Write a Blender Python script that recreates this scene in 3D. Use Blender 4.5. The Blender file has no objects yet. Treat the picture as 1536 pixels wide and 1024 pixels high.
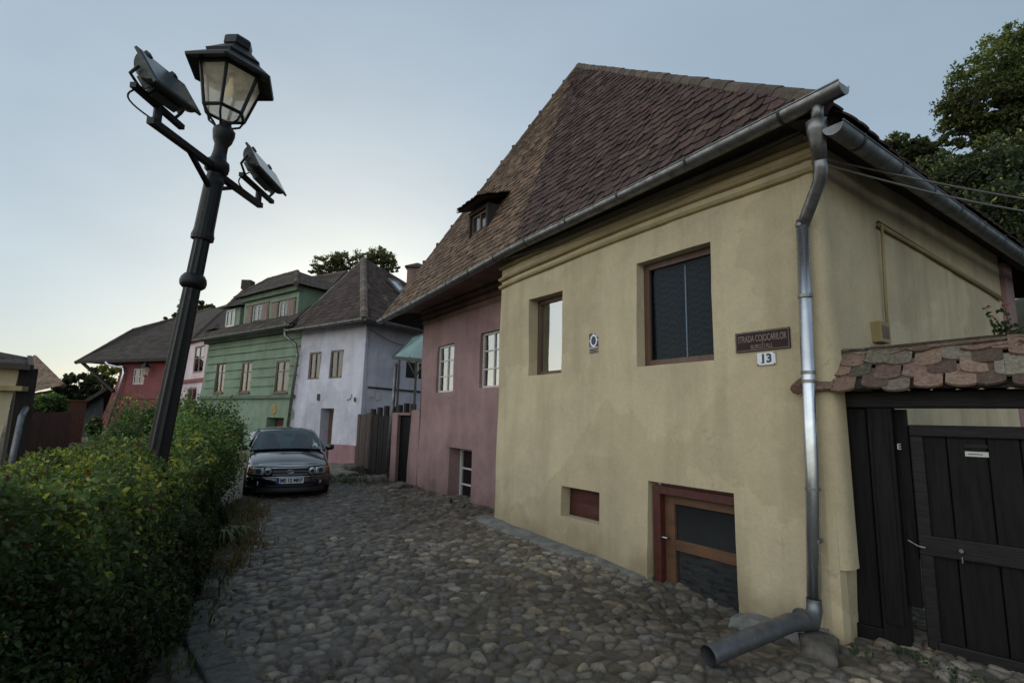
import bpy, math, random
import numpy as np
from mathutils import Vector, Matrix, noise
random.seed(7); rng = np.random.default_rng(7)
sc = bpy.context.scene
col = sc.collection
V = Vector
# ------------------------------------------------------------------ camera
FPX, PITCH, ROLL = 780.0, math.radians(8.3), 0.02
CAM = V((0, 0, 1.6))
cd = bpy.data.cameras.new('camera'); cam = bpy.data.objects.new('camera', cd); col.objects.link(cam)
cd.sensor_width = 36; cd.lens = FPX / 1536 * 36; cd.clip_end = 2000; cd.clip_start = 0.05
cam.matrix_world = Matrix.Translation(CAM) @ Matrix.Rotation(math.pi/2 + PITCH, 4, 'X') @ Matrix.Rotation(ROLL, 4, 'Z')
sc.camera = cam

def ray(px, py):
    x = px - 768; u = 512 - py
    x, u = x*math.cos(ROLL) - u*math.sin(ROLL), x*math.sin(ROLL) + u*math.cos(ROLL)
    return V((x, FPX*math.cos(PITCH) - u*math.sin(PITCH), FPX*math.sin(PITCH) + u*math.cos(PITCH)))
def at(px, py, Y):                     # survey helper: a point at distance Y
    d = ray(px, py); return CAM + d*(Y/d.y)

# ------------------------------------------------------------------ materials
class NT:
    def __init__(s, name):
        m = bpy.data.materials.new(name); m.use_nodes = True; s.m = m; s.t = m.node_tree; s.n = s.t.nodes
        s.b = s.n['Principled BSDF']; s.pos = s.add('ShaderNodeNewGeometry').outputs['Position']
    def add(s, ty, **k):
        n = s.n.new(ty)
        for a, v in k.items(): setattr(n, a, v)
        return n
    def link(s, a, b): s.t.links.new(a, b)
    def noise(s, scale, detail=4, rough=.6, vec=None, stretch=None):
        n = s.add('ShaderNodeTexNoise'); n.inputs['Scale'].default_value = scale
        n.inputs['Detail'].default_value = detail; n.inputs['Roughness'].default_value = rough
        v = vec or s.pos
        if stretch:
            mp = s.add('ShaderNodeMapping'); mp.inputs['Scale'].default_value = stretch; s.link(v, mp.inputs['Vector']); v = mp.outputs[0]
        s.link(v, n.inputs['Vector']); return n.outputs['Fac']
    def ramp(s, fac, stops):
        r = s.add('ShaderNodeValToRGB'); cr = r.color_ramp
        while len(cr.elements) < len(stops): cr.elements.new(.5)
        for e, (p, c) in zip(cr.elements, stops):
            e.position = p; e.color = (c, c, c, 1) if not hasattr(c, '__len__') else (*c, 1)
        s.link(fac, r.inputs['Fac']); return r.outputs['Color']
    def mix(s, a, b, fac, mode='MIX'):
        n = s.add('ShaderNodeMix', data_type='RGBA', blend_type=mode)
        for i, v in ((0, fac), (6, a), (7, b)):
            if isinstance(v, (int, float)): n.inputs[i].default_value = v
            elif isinstance(v, (tuple, list)): n.inputs[i].default_value = (*v, 1)
            else: s.link(v, n.inputs[i])
        return n.outputs[2]
    def math(s, op, a, b=0.0):
        n = s.add('ShaderNodeMath', operation=op)
        for i, v in ((0, a), (1, b)):
            if isinstance(v, (int, float)): n.inputs[i].default_value = v
            else: s.link(v, n.inputs[i])
        return n.outputs[0]
    def bump(s, h, strength=.3, dist=.02):
        n = s.add('ShaderNodeBump'); n.inputs['Strength'].default_value = strength; n.inputs['Distance'].default_value = dist
        s.link(h, n.inputs['Height']); s.link(n.outputs[0], s.b.inputs['Normal'])
    def col(s, c):
        if isinstance(c, (tuple, list)): s.b.inputs['Base Color'].default_value = (*c, 1)
        else: s.link(c, s.b.inputs['Base Color'])
    def set(s, rough=.8, metal=0.0, spec=.5, ior=None):
        s.b.inputs['Roughness'].default_value = rough; s.b.inputs['Metallic'].default_value = metal
        s.b.inputs['Specular IOR Level'].default_value = spec
        if ior: s.b.inputs['IOR'].default_value = ior
        return s.m

def plaster(name, c, stain, damp=(.16, .14, .11), bumpd=.012, dampz=.7):
    n = NT(name)
    big = n.noise(.9, 5, .62); mid = n.noise(3.1, 6, .65); fine = n.noise(38, 4, .7)
    streak = n.noise(2.6, 4, .6, stretch=(1, 1, .12))
    base = n.mix(c, stain, n.ramp(big, [(.44, 0.0), (.60, .8)]))
    base = n.mix(base, tuple(x*1.22 for x in c), n.ramp(mid, [(.5, 0.0), (.78, .5)]))
    base = n.mix(base, (.62, .62, .60), n.ramp(streak, [(.46, 0.0), (.74, .6)]), 'MULTIPLY')
    base = n.mix(base, (.8, .8, .8), n.ramp(fine, [(.3, .55), (.62, 0.0)]), 'MULTIPLY')
    sx = n.add('ShaderNodeSeparateXYZ'); n.link(n.pos, sx.inputs[0])
    dz = n.math('ADD', sx.outputs[2], n.math('MULTIPLY', n.noise(2.2, 5), -1.1))
    base = n.mix(base, tuple(a*b*2.2 for a, b in zip(c, damp)), n.ramp(n.math('ADD', dz, .9), [(.12, .75), (dampz, 0.0)]))
    vo = n.add('ShaderNodeTexVoronoi', feature='DISTANCE_TO_EDGE'); vo.inputs['Scale'].default_value = .9
    wv = n.add('ShaderNodeTexNoise'); wv.inputs['Scale'].default_value = 4; wv.inputs['Detail'].default_value = 6; n.link(n.pos, wv.inputs['Vector'])
    vm = n.add('ShaderNodeVectorMath', operation='MULTIPLY_ADD'); n.link(wv.outputs['Color'], vm.inputs[0]); vm.inputs[1].default_value = (.5, .5, .5); n.link(n.pos, vm.inputs[2]); n.link(vm.outputs[0], vo.inputs['Vector'])
    crk = n.math('MULTIPLY', n.ramp(vo.outputs['Distance'], [(.0, 1.0), (.007, 0.0)]), n.ramp(n.noise(.8, 3), [(.54, 0.0), (.62, 1.0)]))
    base = n.mix(base, tuple(x*.30 for x in c), n.math('MULTIPLY', crk, .35))
    pv = n.add('ShaderNodeTexVoronoi', feature='SMOOTH_F1'); pv.inputs['Scale'].default_value = .75; pv.inputs['Smoothness'].default_value = .08; n.link(vm.outputs[0], pv.inputs['Vector'])
    base = n.mix(base, (.88, .87, .85), n.ramp(pv.outputs['Color'], [(.5, 0.0), (.62, .75)]), 'MULTIPLY')
    chip = n.ramp(n.noise(6.5, 7, .72), [(.66, 0.0), (.68, 1.0)]); base = n.mix(base, (.30, .27, .23), n.math('MULTIPLY', chip, .5))
    n.col(base)
    h = n.math('ADD', n.math('MULTIPLY', n.noise(9, 5), .6), n.math('MULTIPLY', fine, .25))
    n.bump(h, .55, bumpd)
    return n.set(.92, spec=.25)

def vcol(name, rough=.85, nscale=30, amt=.45, bumpd=.004, spec=.3, metal=0.0, lichen=None):
    n = NT(name); a = n.add('ShaderNodeVertexColor', layer_name='Col')
    f = n.noise(nscale, 5, .65)
    c = n.mix(a.outputs['Color'], (1-amt,)*3, n.ramp(f, [(.3, 1.0), (.62, 0.0)]), 'MULTIPLY')
    if lichen:
        c = n.mix(c, lichen, n.ramp(n.noise(lichen_scale, 6, .75), [(.58, 0.0), (.68, .65)]))
    n.col(c); n.bump(f, .5, bumpd)
    return n.set(rough, metal, spec)
lichen_scale = 7
def simple(name, c, rough=.6, metal=0.0, spec=.5, nscale=12, amt=.35, bumpd=.003, stretch=None, coat=0):
    n = NT(name); f = n.noise(nscale, 5, .65, stretch=stretch)
    n.col(n.mix(c, (1-amt,)*3, n.ramp(f, [(.3, 1.0), (.66, 0.0)]), 'MULTIPLY')); n.bump(f, .4, bumpd)
    n.link(n.ramp(f, [(.2, min(1, rough+.12)), (.8, max(0, rough-.08))]), n.b.inputs['Roughness'])
    m = n.set(rough, metal, spec)
    n.b.inputs['Coat Weight'].default_value = coat
    return m
def glass_mat(name, tint=(.9, .95, .95), ior=1.9, dark=.0):
    n = NT(name); out = n.n['Material Output']
    g = n.add('ShaderNodeBsdfGlossy'); g.inputs['Roughness'].default_value = .025; g.inputs['Color'].default_value = (.95, .97, 1, 1)
    t = n.add('ShaderNodeBsdfTransparent'); t.inputs['Color'].default_value = (*tint, 1)
    f = n.add('ShaderNodeFresnel'); f.inputs['IOR'].default_value = ior
    b = n.add('ShaderNodeBump'); b.inputs['Strength'].default_value = .12; b.inputs['Distance'].default_value = .01
    n.link(n.noise(3.5, 2), b.inputs['Height']); n.link(b.outputs[0], g.inputs['Normal'])
    mx = n.add('ShaderNodeMixShader'); n.link(f.outputs[0], mx.inputs[0]); n.link(t.outputs[0], mx.inputs[1]); n.link(g.outputs[0], mx.inputs[2])
    n.link(mx.outputs[0], out.inputs[0]); return n.m
def leaf_mat(name):
    n = NT(name); a = n.add('ShaderNodeVertexColor', layer_name='Col'); out = n.n['Material Output']
    n.col(a.outputs['Color']); n.set(.55, spec=.35)
    tr = n.add('ShaderNodeBsdfTranslucent')
    n.link(n.mix(a.outputs['Color'], (1.5, 1.6, .7), 1.0, 'MULTIPLY'), tr.inputs['Color'])
    mx = n.add('ShaderNodeMixShader'); mx.inputs[0].default_value = .35
    n.link(n.b.outputs[0], mx.inputs[1]); n.link(tr.outputs[0], mx.inputs[2]); n.link(mx.outputs[0], out.inputs[0]); return n.m

M = {}
M['yellow'] = plaster('yellow_plaster', (.49, .41, .28), (.42, .355, .25))
M['ledge'] = plaster('yellow_plaster_trim', (.33, .26, .135), (.24, .195, .10))
M['pink'] = plaster('pink_plaster', (.285, .180, .185), (.215, .14, .145))
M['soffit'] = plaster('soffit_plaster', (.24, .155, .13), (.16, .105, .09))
M['white'] = plaster('white_plaster', (.52, .51, .60), (.41, .41, .49), dampz=.4)
M['plinth'] = plaster('pink_plinth_plaster', (.30, .175, .195), (.23, .135, .15), dampz=.2)
M['green'] = plaster('green_plaster', (.215, .285, .215), (.17, .23, .175))
M['green_trim'] = plaster('green_trim_plaster', (.14, .18, .135), (.10, .135, .10))
M['red'] = plaster('red_plaster', (.21, .068, .072), (.16, .055, .056))
M['pale'] = plaster('pale_pink_plaster', (.62, .52, .56), (.5, .42, .47))
M['rosetrim'] = plaster('rose_trim_plaster', (.28, .10, .105), (.2, .08, .08))
M['tile'] = vcol('roof_tile', .85, 26, .5, .006, lichen=(.13, .12, .085))
M['tile_far'] = vcol('far_roof_tile', .9, 9, .4, .01)
M['zinc'] = simple('zinc_metal', (.25, .25, .255), .42, .85, nscale=9, amt=.6, bumpd=.004)
M['zinc_new'] = simple('bright_zinc_metal', (.60, .62, .66), .27, .95, nscale=3, amt=.35, bumpd=.001)
M['zinc_dull'] = simple('dull_zinc_metal', (.19, .195, .21), .5, .75, nscale=8, amt=.5, bumpd=.002)
M['iron'] = simple('black_lamp_paint', (.007, .008, .010), .45, .0, spec=.28, nscale=40, amt=.5)
M['darkmetal'] = simple('dark_metal', (.05, .05, .05), .55, .6)
M['flood'] = simple('grey_floodlight_casing', (.055, .06, .06), .5, .4, nscale=25, amt=.5)
M['floodglass'] = simple('floodlight_glass', (.09, .11, .12), .16, 0, spec=.5, nscale=8, amt=.3, bumpd=.0)
M['brown'] = simple('brown_window_wood', (.105, .055, .038), .5, nscale=14, stretch=(1, 1, .2))
M['door_brown'] = simple('brown_door_wood', (.13, .06, .03), .55, nscale=14, amt=.5, stretch=(.2, .2, 1))
M['redwood'] = simple('red_door_paint', (.085, .019, .016), .5, nscale=16, amt=.55)
M['shutter'] = simple('dark_red_board', (.085, .022, .018), .7, nscale=10, amt=.5, stretch=(.3, .3, 1))
M['whitewood'] = simple('white_window_paint', (.52, .52, .50), .5, nscale=20, amt=.3)
M['blackwood'] = simple('black_gate_wood', (.0075, .0065, .008), .6, spec=.18, nscale=9, amt=.7, bumpd=.012, stretch=(4, 4, .35))
M['blackrail'] = simple('black_gate_rail', (.013, .011, .014), .55, spec=.25, nscale=9, amt=.6, bumpd=.01, stretch=(.6, .6, 5))
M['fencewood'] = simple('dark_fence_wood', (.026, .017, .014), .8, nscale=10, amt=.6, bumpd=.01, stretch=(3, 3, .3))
M['fencebrown'] = simple('red_brown_fence', (.085, .028, .022), .8, nscale=7, amt=.5, bumpd=.01, stretch=(3, 3, .3))
M['concrete'] = simple('concrete', (.19, .19, .18), .9, spec=.2, nscale=7, amt=.5, bumpd=.02)
M['stone'] = simple('rock', (.13, .115, .10), .9, spec=.2, nscale=9, amt=.6, bumpd=.03)
M['glass'] = glass_mat('window_glass')
M['glass_dim'] = glass_mat('dim_window_glass', (.7, .75, .8), 1.14)
M['glass_bright'] = glass_mat('reflective_window_glass', (.85, .88, .9), 4.2)
M['glass_mid'] = glass_mat('old_window_glass', (.7, .75, .78), 1.6)
M['glass_far'] = simple('far_window_glass', (.02, .022, .025), .06, spec=1.0, nscale=2, amt=.3, bumpd=.003)
def frosted():
    n = NT('lantern_glass'); out = n.n['Material Output']; t = n.add('ShaderNodeBsdfTransparent'); t.inputs[0].default_value = (.93, .93, .90, 1)
    d = n.add('ShaderNodeBsdfTranslucent'); d.inputs[0].default_value = (.92, .88, .80, 1); n.set(.15, spec=.8); n.col((.35, .32, .26))
    m1 = n.add('ShaderNodeMixShader'); n.link(n.ramp(n.noise(9, 4), [(.35, .35), (.7, .75)]), m1.inputs[0]); n.link(t.outputs[0], m1.inputs[1]); n.link(d.outputs[0], m1.inputs[2])
    m2 = n.add('ShaderNodeMixShader'); m2.inputs[0].default_value = .12; n.link(m1.outputs[0], m2.inputs[1]); n.link(n.b.outputs[0], m2.inputs[2]); n.link(m2.outputs[0], out.inputs[0]); return n.m
M['lampglass'] = frosted()
M['curtain'] = None
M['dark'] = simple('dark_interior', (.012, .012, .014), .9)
M['cable'] = simple('grey_cable', (.16, .15, .14), .6)
M['blackcable'] = simple('black_cable', (.02, .02, .02), .6)
M['signbrown'] = simple('brown_enamel', (.026, .011, .012), .5, spec=.2, nscale=20)
M['signletter'] = simple('faded_letter_paint', (.23, .18, .165), .6)
M['enamel'] = simple('white_enamel', (.62, .64, .70), .3, amt=.15)
M['navy'] = simple('navy_paint', (.01, .015, .06), .4)
M['bark'] = simple('bark', (.05, .038, .028), .9, nscale=14, amt=.6, bumpd=.03)
M['leaf'] = leaf_mat('leaf')
M['soil'] = simple('dark_soil', (.03, .024, .017), 1, spec=.1, nscale=10)
M['brick'] = simple('brown_wall', (.16, .07, .045), .9, nscale=9, amt=.5)
M['greenglass'] = simple('green_roof_sheet', (.16, .26, .24), .25, spec=.6, nscale=4)
def cur():
    n = NT('lace_curtain'); w = n.add('ShaderNodeTexWave'); w.inputs['Scale'].default_value = 9; w.inputs['Distortion'].default_value = 2.5
    w.inputs['Detail'].default_value = 1; w.bands_direction = 'DIAGONAL'; n.link(n.pos, w.inputs['Vector'])
    n.col(n.mix((.032, .036, .042), (.046, .050, .056), w.outputs['Fac'])); return n.set(.9, spec=.1)
M['curtain'] = cur()
M['curtain_white'] = simple('white_net_curtain', (.62, .64, .66), .9, spec=.1, nscale=6, amt=.15, stretch=(6, 6, .3))
M['curtain_grey'] = simple('grey_net_curtain', (.09, .10, .11), .9, spec=.1, nscale=6, amt=.3, stretch=(6, 6, .3))
# ------------------------------------------------------------------ mesh building
class MB:
    def __init__(s): s.v = []; s.f = []; s.c = []; s.cc = None
    def pt(s, p): s.v.append(tuple(p)); s.c.append(s.cc or (.06, .045, .04)); return len(s.v) - 1
    def poly(s, pts): s.f.append([s.pt(p) for p in pts])
    def grid(s, rows, closed=False):
        idx = [[s.pt(p) for p in r] for r in rows]
        n = len(idx[0])
        for a, b in zip(idx[:-1], idx[1:]):
            for i in range(n if closed else n-1):
                j = (i+1) % n; s.f.append([a[i], a[j], b[j], b[i]])
        return idx
    def obox(s, O, ex, ey, ez, x, y, z, bev=0):
        O = V(O); ex = V(ex); ey = V(ey); ez = V(ez)
        i = [s.pt(O + ex*a + ey*b + ez*c) for c in z for b in y for a in x]
        for q in ((0, 1, 3, 2), (4, 6, 7, 5), (0, 4, 5, 1), (2, 3, 7, 6), (0, 2, 6, 4), (1, 5, 7, 3)): s.f.append([i[k] for k in q])
    def box(s, c, size, rz=0):
        ex = V((math.cos(rz), math.sin(rz), 0)); ey = V((-math.sin(rz), math.cos(rz), 0)); h = [k/2 for k in size]
        s.obox(c, ex, ey, (0, 0, 1), (-h[0], h[0]), (-h[1], h[1]), (-h[2], h[2]))
    def beam(s, a, b, w, h, up=(0, 0, 1)):
        a = V(a); b = V(b); ex = (b-a).normalized(); ey = V(up).cross(ex).normalized(); ez = ex.cross(ey)
        s.obox(a, ex, ey, ez, (0, (b-a).length), (-w/2, w/2), (-h/2, h/2))
    def tube(s, pts, r, n=10, caps=True, arc=None, ref=None):
        pts = [V(p) for p in pts]; rs = r if hasattr(r, '__len__') else [r]*len(pts); rows = []
        t0 = (pts[1]-pts[0]).normalized(); ref = V(ref) if ref else (V((0, 0, 1)) if abs(t0.z) < .9 else V((1, 0, 0)))
        x = t0.cross(ref).normalized()
        for i, p in enumerate(pts):
            t = ((pts[min(i+1, len(pts)-1)]-p).normalized() + (p-pts[max(i-1, 0)]).normalized()).normalized()
            x = (x - t*x.dot(t)).normalized(); y = t.cross(x)
            A = [2*math.pi*k/n for k in range(n)] if not arc else [arc[0]+(arc[1]-arc[0])*k/n for k in range(n+1)]
            rows.append([p + x*(rs[i]*math.cos(a)) + y*(rs[i]*math.sin(a)) for a in A])
        idx = s.grid(rows, closed=not arc)
        if caps and not arc: s.f.append(idx[0][::-1]); s.f.append(idx[-1])
        return idx
    def lathe(s, O, ax, prof, n=16, x0=None):
        O = V(O); ax = V(ax).normalized(); x = V(x0) if x0 else (ax.cross(V((0, 1, 0)))).normalized()
        x = (x - ax*x.dot(ax)).normalized(); y = ax.cross(x)
        rows = [[O + ax*h + x*(r*math.cos(2*math.pi*k/n)) + y*(r*math.sin(2*math.pi*k/n)) for k in range(n)] for h, r in prof]
        idx = s.grid(rows, closed=True); s.f.append(idx[0][::-1]); s.f.append(idx[-1])
    def build(s, name, mat, parent=None, smooth=False, label=None, sub=0, bev=0):
        me = bpy.data.meshes.new(name); org = V(parent['org']) if parent is not None and 'org' in parent else V((0, 0, 0))
        own = V((0, 0, 0))
        if parent is None and s.v:
            a = np.array(s.v); own = V((float(a[:, 0].mean()), float(a[:, 1].mean()), float(a[:, 2].min()))); org = own
        me.from_pydata([(p[0]-org[0], p[1]-org[1], p[2]-org[2]) for p in s.v], [], s.f); me.update()
        at_ = me.color_attributes.new('Col', 'FLOAT_COLOR', 'POINT')
        at_.data.foreach_set('color', np.array([(*c, 1) for c in s.c], 'f').ravel())
        if smooth: me.shade_smooth()
        me.materials.append(mat)
        o = bpy.data.objects.new(name, me); col.objects.link(o)
        if parent is not None:
            o.parent = parent; o['org'] = list(org)
        else:
            o.location = own; o['org'] = list(own)
        if label: o['label'] = label
        if bev:
            m = o.modifiers.new('bevel', 'BEVEL'); m.width = bev; m.segments = 2; m.limit_method = 'ANGLE'
        if sub:
            m = o.modifiers.new('subsurf', 'SUBSURF'); m.levels = sub; m.render_levels = sub
        return o
def tag(o, label=None, cat=None, group=None, kind=None):
    for k, v in (('label', label), ('category', cat), ('group', group), ('kind', kind)):
        if v: o[k] = v
    return o
def empty(name, loc, label, cat, group=None):
    o = bpy.data.objects.new(name, None); col.objects.link(o); o.location = loc; o['org'] = list(loc); o.empty_display_size = .3
    return tag(o, label, cat, group)
def fast(name, verts, faces, cols, mat, parent=None, smooth=False, own=None):
    """verts (N,3); faces (F,k) array or list of such arrays"""
    org = np.array(parent['org']) if parent is not None else (np.array(own) if own is not None else np.zeros(3))
    me = bpy.data.meshes.new(name); fl = faces if isinstance(faces, list) else [faces]
    me.vertices.add(len(verts)); me.vertices.foreach_set('co', (verts-org).astype('f').ravel())
    tot = np.concatenate([np.full(len(f), f.shape[1]) for f in fl]); lp = np.concatenate([f.ravel() for f in fl])
    me.loops.add(len(lp)); me.loops.foreach_set('vertex_index', lp.astype('i'))
    me.polygons.add(len(tot)); me.polygons.foreach_set('loop_start', (np.cumsum(tot)-tot).astype('i')); me.polygons.foreach_set('loop_total', tot.astype('i'))
    me.update(calc_edges=True); me.validate()
    a = me.color_attributes.new('Col', 'FLOAT_COLOR', 'POINT'); a.data.foreach_set('color', np.c_[cols, np.ones(len(cols))].astype('f').ravel())
    if smooth: me.shade_smooth()
    me.materials.append(mat); o = bpy.data.objects.new(name, me); col.objects.link(o); o['org'] = [float(k) for k in org]
    if parent is not None: o.parent = parent
    else: o.location = org
    return o
def smoothnoise(x, y, s, seed=0):       # cheap vectorised value noise
    x = np.asarray(x)*s + seed*17.3; y = np.asarray(y)*s - seed*9.1
    xi = np.floor(x).astype(np.int64); yi = np.floor(y).astype(np.int64); fx = x-xi; fy = y-yi
    fx = fx*fx*(3-2*fx); fy = fy*fy*(3-2*fy)
    def h(a, b):
        k = (a*374761393 + b*668265263 + seed*1442695) & 0xffffffff
        k = ((k ^ (k >> 13))*1274126177) & 0xffffffff
        return ((k ^ (k >> 16)) & 0xffff)/65535.0
    return (h(xi, yi)*(1-fx)+h(xi+1, yi)*fx)*(1-fy) + (h(xi, yi+1)*(1-fx)+h(xi+1, yi+1)*fx)*fy
# ------------------------------------------------------------------ facades
class Facade:
    def __init__(s, A, B):
        s.A = V((A[0], A[1], 0)); s.B = V((B[0], B[1], 0)); s.L = (s.B-s.A).length; s.e = (s.B-s.A)/s.L; s.n = V((s.e.y, -s.e.x, 0)); s.z = V((0, 0, 1))
    def p(s, u, z, off=0): return s.A + s.e*u + s.n*off + V((0, 0, z))
    def box(s, mb, u, z, off): mb.obox(s.A, s.e, s.n, s.z, u, off, z)
def wall_mesh(mb, F, u0, u1, z0, z1, ops=(), seg=.3, lean=(0, 0), batter=0, wob=.012, bow=None, seed=0):
    """plastered wall sheet with real openings (u0,u1,z0,z1,depth) and a gently uneven surface"""
    def br(a, b, cuts):
        c = sorted(set([a, b] + [k for k in cuts if a < k < b])); out = [c[0]]
        for p, q in zip(c[:-1], c[1:]):
            n = max(1, int(round((q-p)/seg))); out += [p+(q-p)*(i+1)/n for i in range(n)]
        return out
    us = br(u0, u1, [k for o in ops for k in o[:2]]); zs = br(z0, z1, [k for o in ops for k in o[2:4]])
    def P(u, z, d=0):
        w0 = max(0, 1-(u-u0)/.8); w1 = max(0, 1-(u1-u)/.8); k = (z1-z)
        uu = u - lean[0]*k*w0 + lean[1]*k*w1
        o = wob*2*(noise.noise(V((u*.9+seed, z*.9, seed*3.1)))) + wob*.8*noise.noise(V((u*3+seed, z*3, 5)))
        o += batter*max(0, (z1-z)/(z1-z0))**1.5
        zz = z + (bow(u) if bow and z > z1-.01 else 0)
        return F.p(uu, zz, o-d)
    idx = {}
    def V_(i, j):
        if (i, j) not in idx: idx[i, j] = mb.pt(P(us[i], zs[j]))
        return idx[i, j]
    for i in range(len(us)-1):
        for j in range(len(zs)-1):
            cu = (us[i]+us[i+1])/2; cz = (zs[j]+zs[j+1])/2
            if any(o[0] < cu < o[1] and o[2] < cz < o[3] for o in ops): continue
            mb.f.append([V_(i, j), V_(i+1, j), V_(i+1, j+1), V_(i, j+1)])
    for o in ops:
        iu = [i for i, u in enumerate(us) if o[0]-1e-6 <= u <= o[1]+1e-6]; iz = [j for j, z in enumerate(zs) if o[2]-1e-6 <= z <= o[3]+1e-6]
        ring = [(i, iz[0]) for i in iu] + [(iu[-1], j) for j in iz[1:]] + [(i, iz[-1]) for i in iu[::-1][1:]] + [(iu[0], j) for j in iz[::-1][1:-1]]
        back = [mb.pt(P(us[i], zs[j], o[4])) for i, j in ring]
        for k in range(len(ring)):
            k2 = (k+1) % len(ring); mb.f.append([V_(*ring[k2]), V_(*ring[k]), back[k], back[k2]])
def window(parent, F, u0, u1, z0, z1, off, frame='brown', fw=.05, mull=(), bars=(), curtain=None, glass='glass', name='window', sill=None, dark=True, label=None):
    """frame at face `off`; mull/bars = fractions"""
    mb = MB(); o = (off-.05, off)
    F.box(mb, (u0, u0+fw), (z0, z1), o); F.box(mb, (u1-fw, u1), (z0, z1), o)
    F.box(mb, (u0+fw, u1-fw), (z0, z0+fw), (off-.05, off-.002)); F.box(mb, (u0+fw, u1-fw), (z1-fw, z1), (off-.05, off-.002))
    for k in mull: c = u0+(u1-u0)*k; F.box(mb, (c-fw*.4, c+fw*.4), (z0+fw, z1-fw), (off-.045, off-.004))
    for k in bars: c = z0+(z1-z0)*k; F.box(mb, (u0+fw, u1-fw), (c-fw*.27, c+fw*.27), (off-.04, off-.008))
    w = mb.build(name, M[frame], parent, label=label)
    g = MB(); F.box(g, (u0+fw*.5, u1-fw*.5), (z0+fw*.5, z1-fw*.5), (off-.034, off-.028)); g.build('pane', M[glass], w)
    if curtain:
        c = MB(); n = 24; rows = []
        for z in (z0, z1): rows.append([F.p(u0+(u1-u0)*k/n, z, off-.10+.012*math.sin(k*1.9)) for k in range(n+1)])
        c.grid(rows); c.build('curtain', M[curtain], w, smooth=True)
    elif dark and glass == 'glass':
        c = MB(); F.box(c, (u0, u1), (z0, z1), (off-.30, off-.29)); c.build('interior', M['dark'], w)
    if sill:
        s = MB(); F.box(s, (u0-.04, u1+.04), (z0-.05, z0), (-.02, sill)); s.build('sill', M[frame], w)
    return w
# ------------------------------------------------------------------ tiles
def tiles(mb, a, b, poly, w=.17, ex=.15, L=None, th=.016, base=(.085, .055, .045), var=.3, alt=None, jit=.006, rnd=random, clipm=.0, curve=None):
    """beaver-tail tiles on the plane of poly, courses parallel to a->b (the eave)"""
    a = V(a); b = V(b); poly = [V(p) for p in poly]; X = (b-a).normalized()
    N = None
    for k in range(len(poly)):
        c = (poly[k]-a).cross(X)
        if c.length > .3: N = c.normalized(); break
    if N.z < 0: N = -N
    Y = N.cross(X).normalized()
    if Y.z < 0: Y = -Y
    q = [((p-a).dot(X), (p-a).dot(Y)) for p in poly]; L = L or ex*1.75
    def inside(x, y):
        r = False; n = len(q)
        for i in range(n):
            x1, y1 = q[i]; x2, y2 = q[(i+1) % n]
            if (y1 > y) != (y2 > y) and x < (x2-x1)*(y-y1)/(y2-y1)+x1: r = not r
        return r
    def span(y):
        xs = []
        for i in range(len(q)):
            (x1, y1), (x2, y2) = q[i], q[(i+1) % len(q)]
            if (y1 > y) != (y2 > y): xs.append((x2-x1)*(y-y1)/(y2-y1)+x1)
        return (min(xs), max(xs)) if xs else (-1e9, 1e9)
    ym = max(y for _, y in q); xm = min(x for x, _ in q); xM = max(x for x, _ in q)
    shape = [(-.5, 0, 1), (-.5, .16, 0), (-.34, .05, 0), (-.12, 0, 0), (.12, 0, 0), (.34, .05, 0), (.5, .16, 0), (.5, 0, 1)]
    r = 0; y = -.03
    while y < ym:
        x = xm-w + (w/2 if r % 2 else 0)
        while x < xM+w:
            cx = x; ty = y
            if inside(cx, max(.01, y+ex*.5)) :
                k = rnd.random(); m = 1+var*(rnd.random()*2-1)
                c = base if not alt or k > alt[1] else alt[0]
                mb.cc = (c[0]*m, c[1]*m*(1+.08*(rnd.random()-.5)), c[2]*m)
                dx = rnd.uniform(-jit, jit); dy = rnd.uniform(-jit, jit)*1.5; hz = rnd.uniform(0, jit*.7); tilt = rnd.uniform(-.5, .5)*jit
                top = []; bot = []
                for sx, sy, up in shape:
                    xx = cx+sx*w*.97+dx; yy = ty+dy+(L if up else sy*w*1.0)
                    yy = min(yy, ym-.01); lo, hi = span(max(yy, .02)); xx = min(max(xx, lo), hi)
                    hgt = (th*1.1 if up else th*2.1)+hz+tilt*sx*2
                    pt_ = a+X*xx+Y*yy; pt_ = pt_+N*(.035*noise.noise(pt_*.55)+.012*noise.noise(pt_*2.1)-.012) ; top.append(mb.pt(pt_+N*hgt)); bot.append(mb.pt(pt_+N*(hgt-th)))
                mb.f.append(top[::-1])
                for i in range(0, 7): mb.f.append([top[i], top[i+1], bot[i+1], bot[i]])
            x += w
        y += ex; r += 1
    mb.cc = None
def ridge_caps(mb, a, b, r=.09, step=.34, base=(.11, .08, .065), var=.3, lift=.02):
    a = V(a); b = V(b); n = max(1, int((b-a).length/step)); t = (b-a).normalized()
    for i in range(n):
        p = a+(b-a)*(i/n)-t*.03; q = a+(b-a)*((i+1)/n)+t*.02
        m = 1+var*(random.random()*2-1); mb.cc = tuple(k*m for k in base)
        j = V((0, 0, random.uniform(0, .012)))
        mb.tube([p+j-V((0, 0, r*.35)), q+j-V((0, 0, r*.35))], [r*1.06, r*.97], 8)
    mb.cc = None
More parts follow.
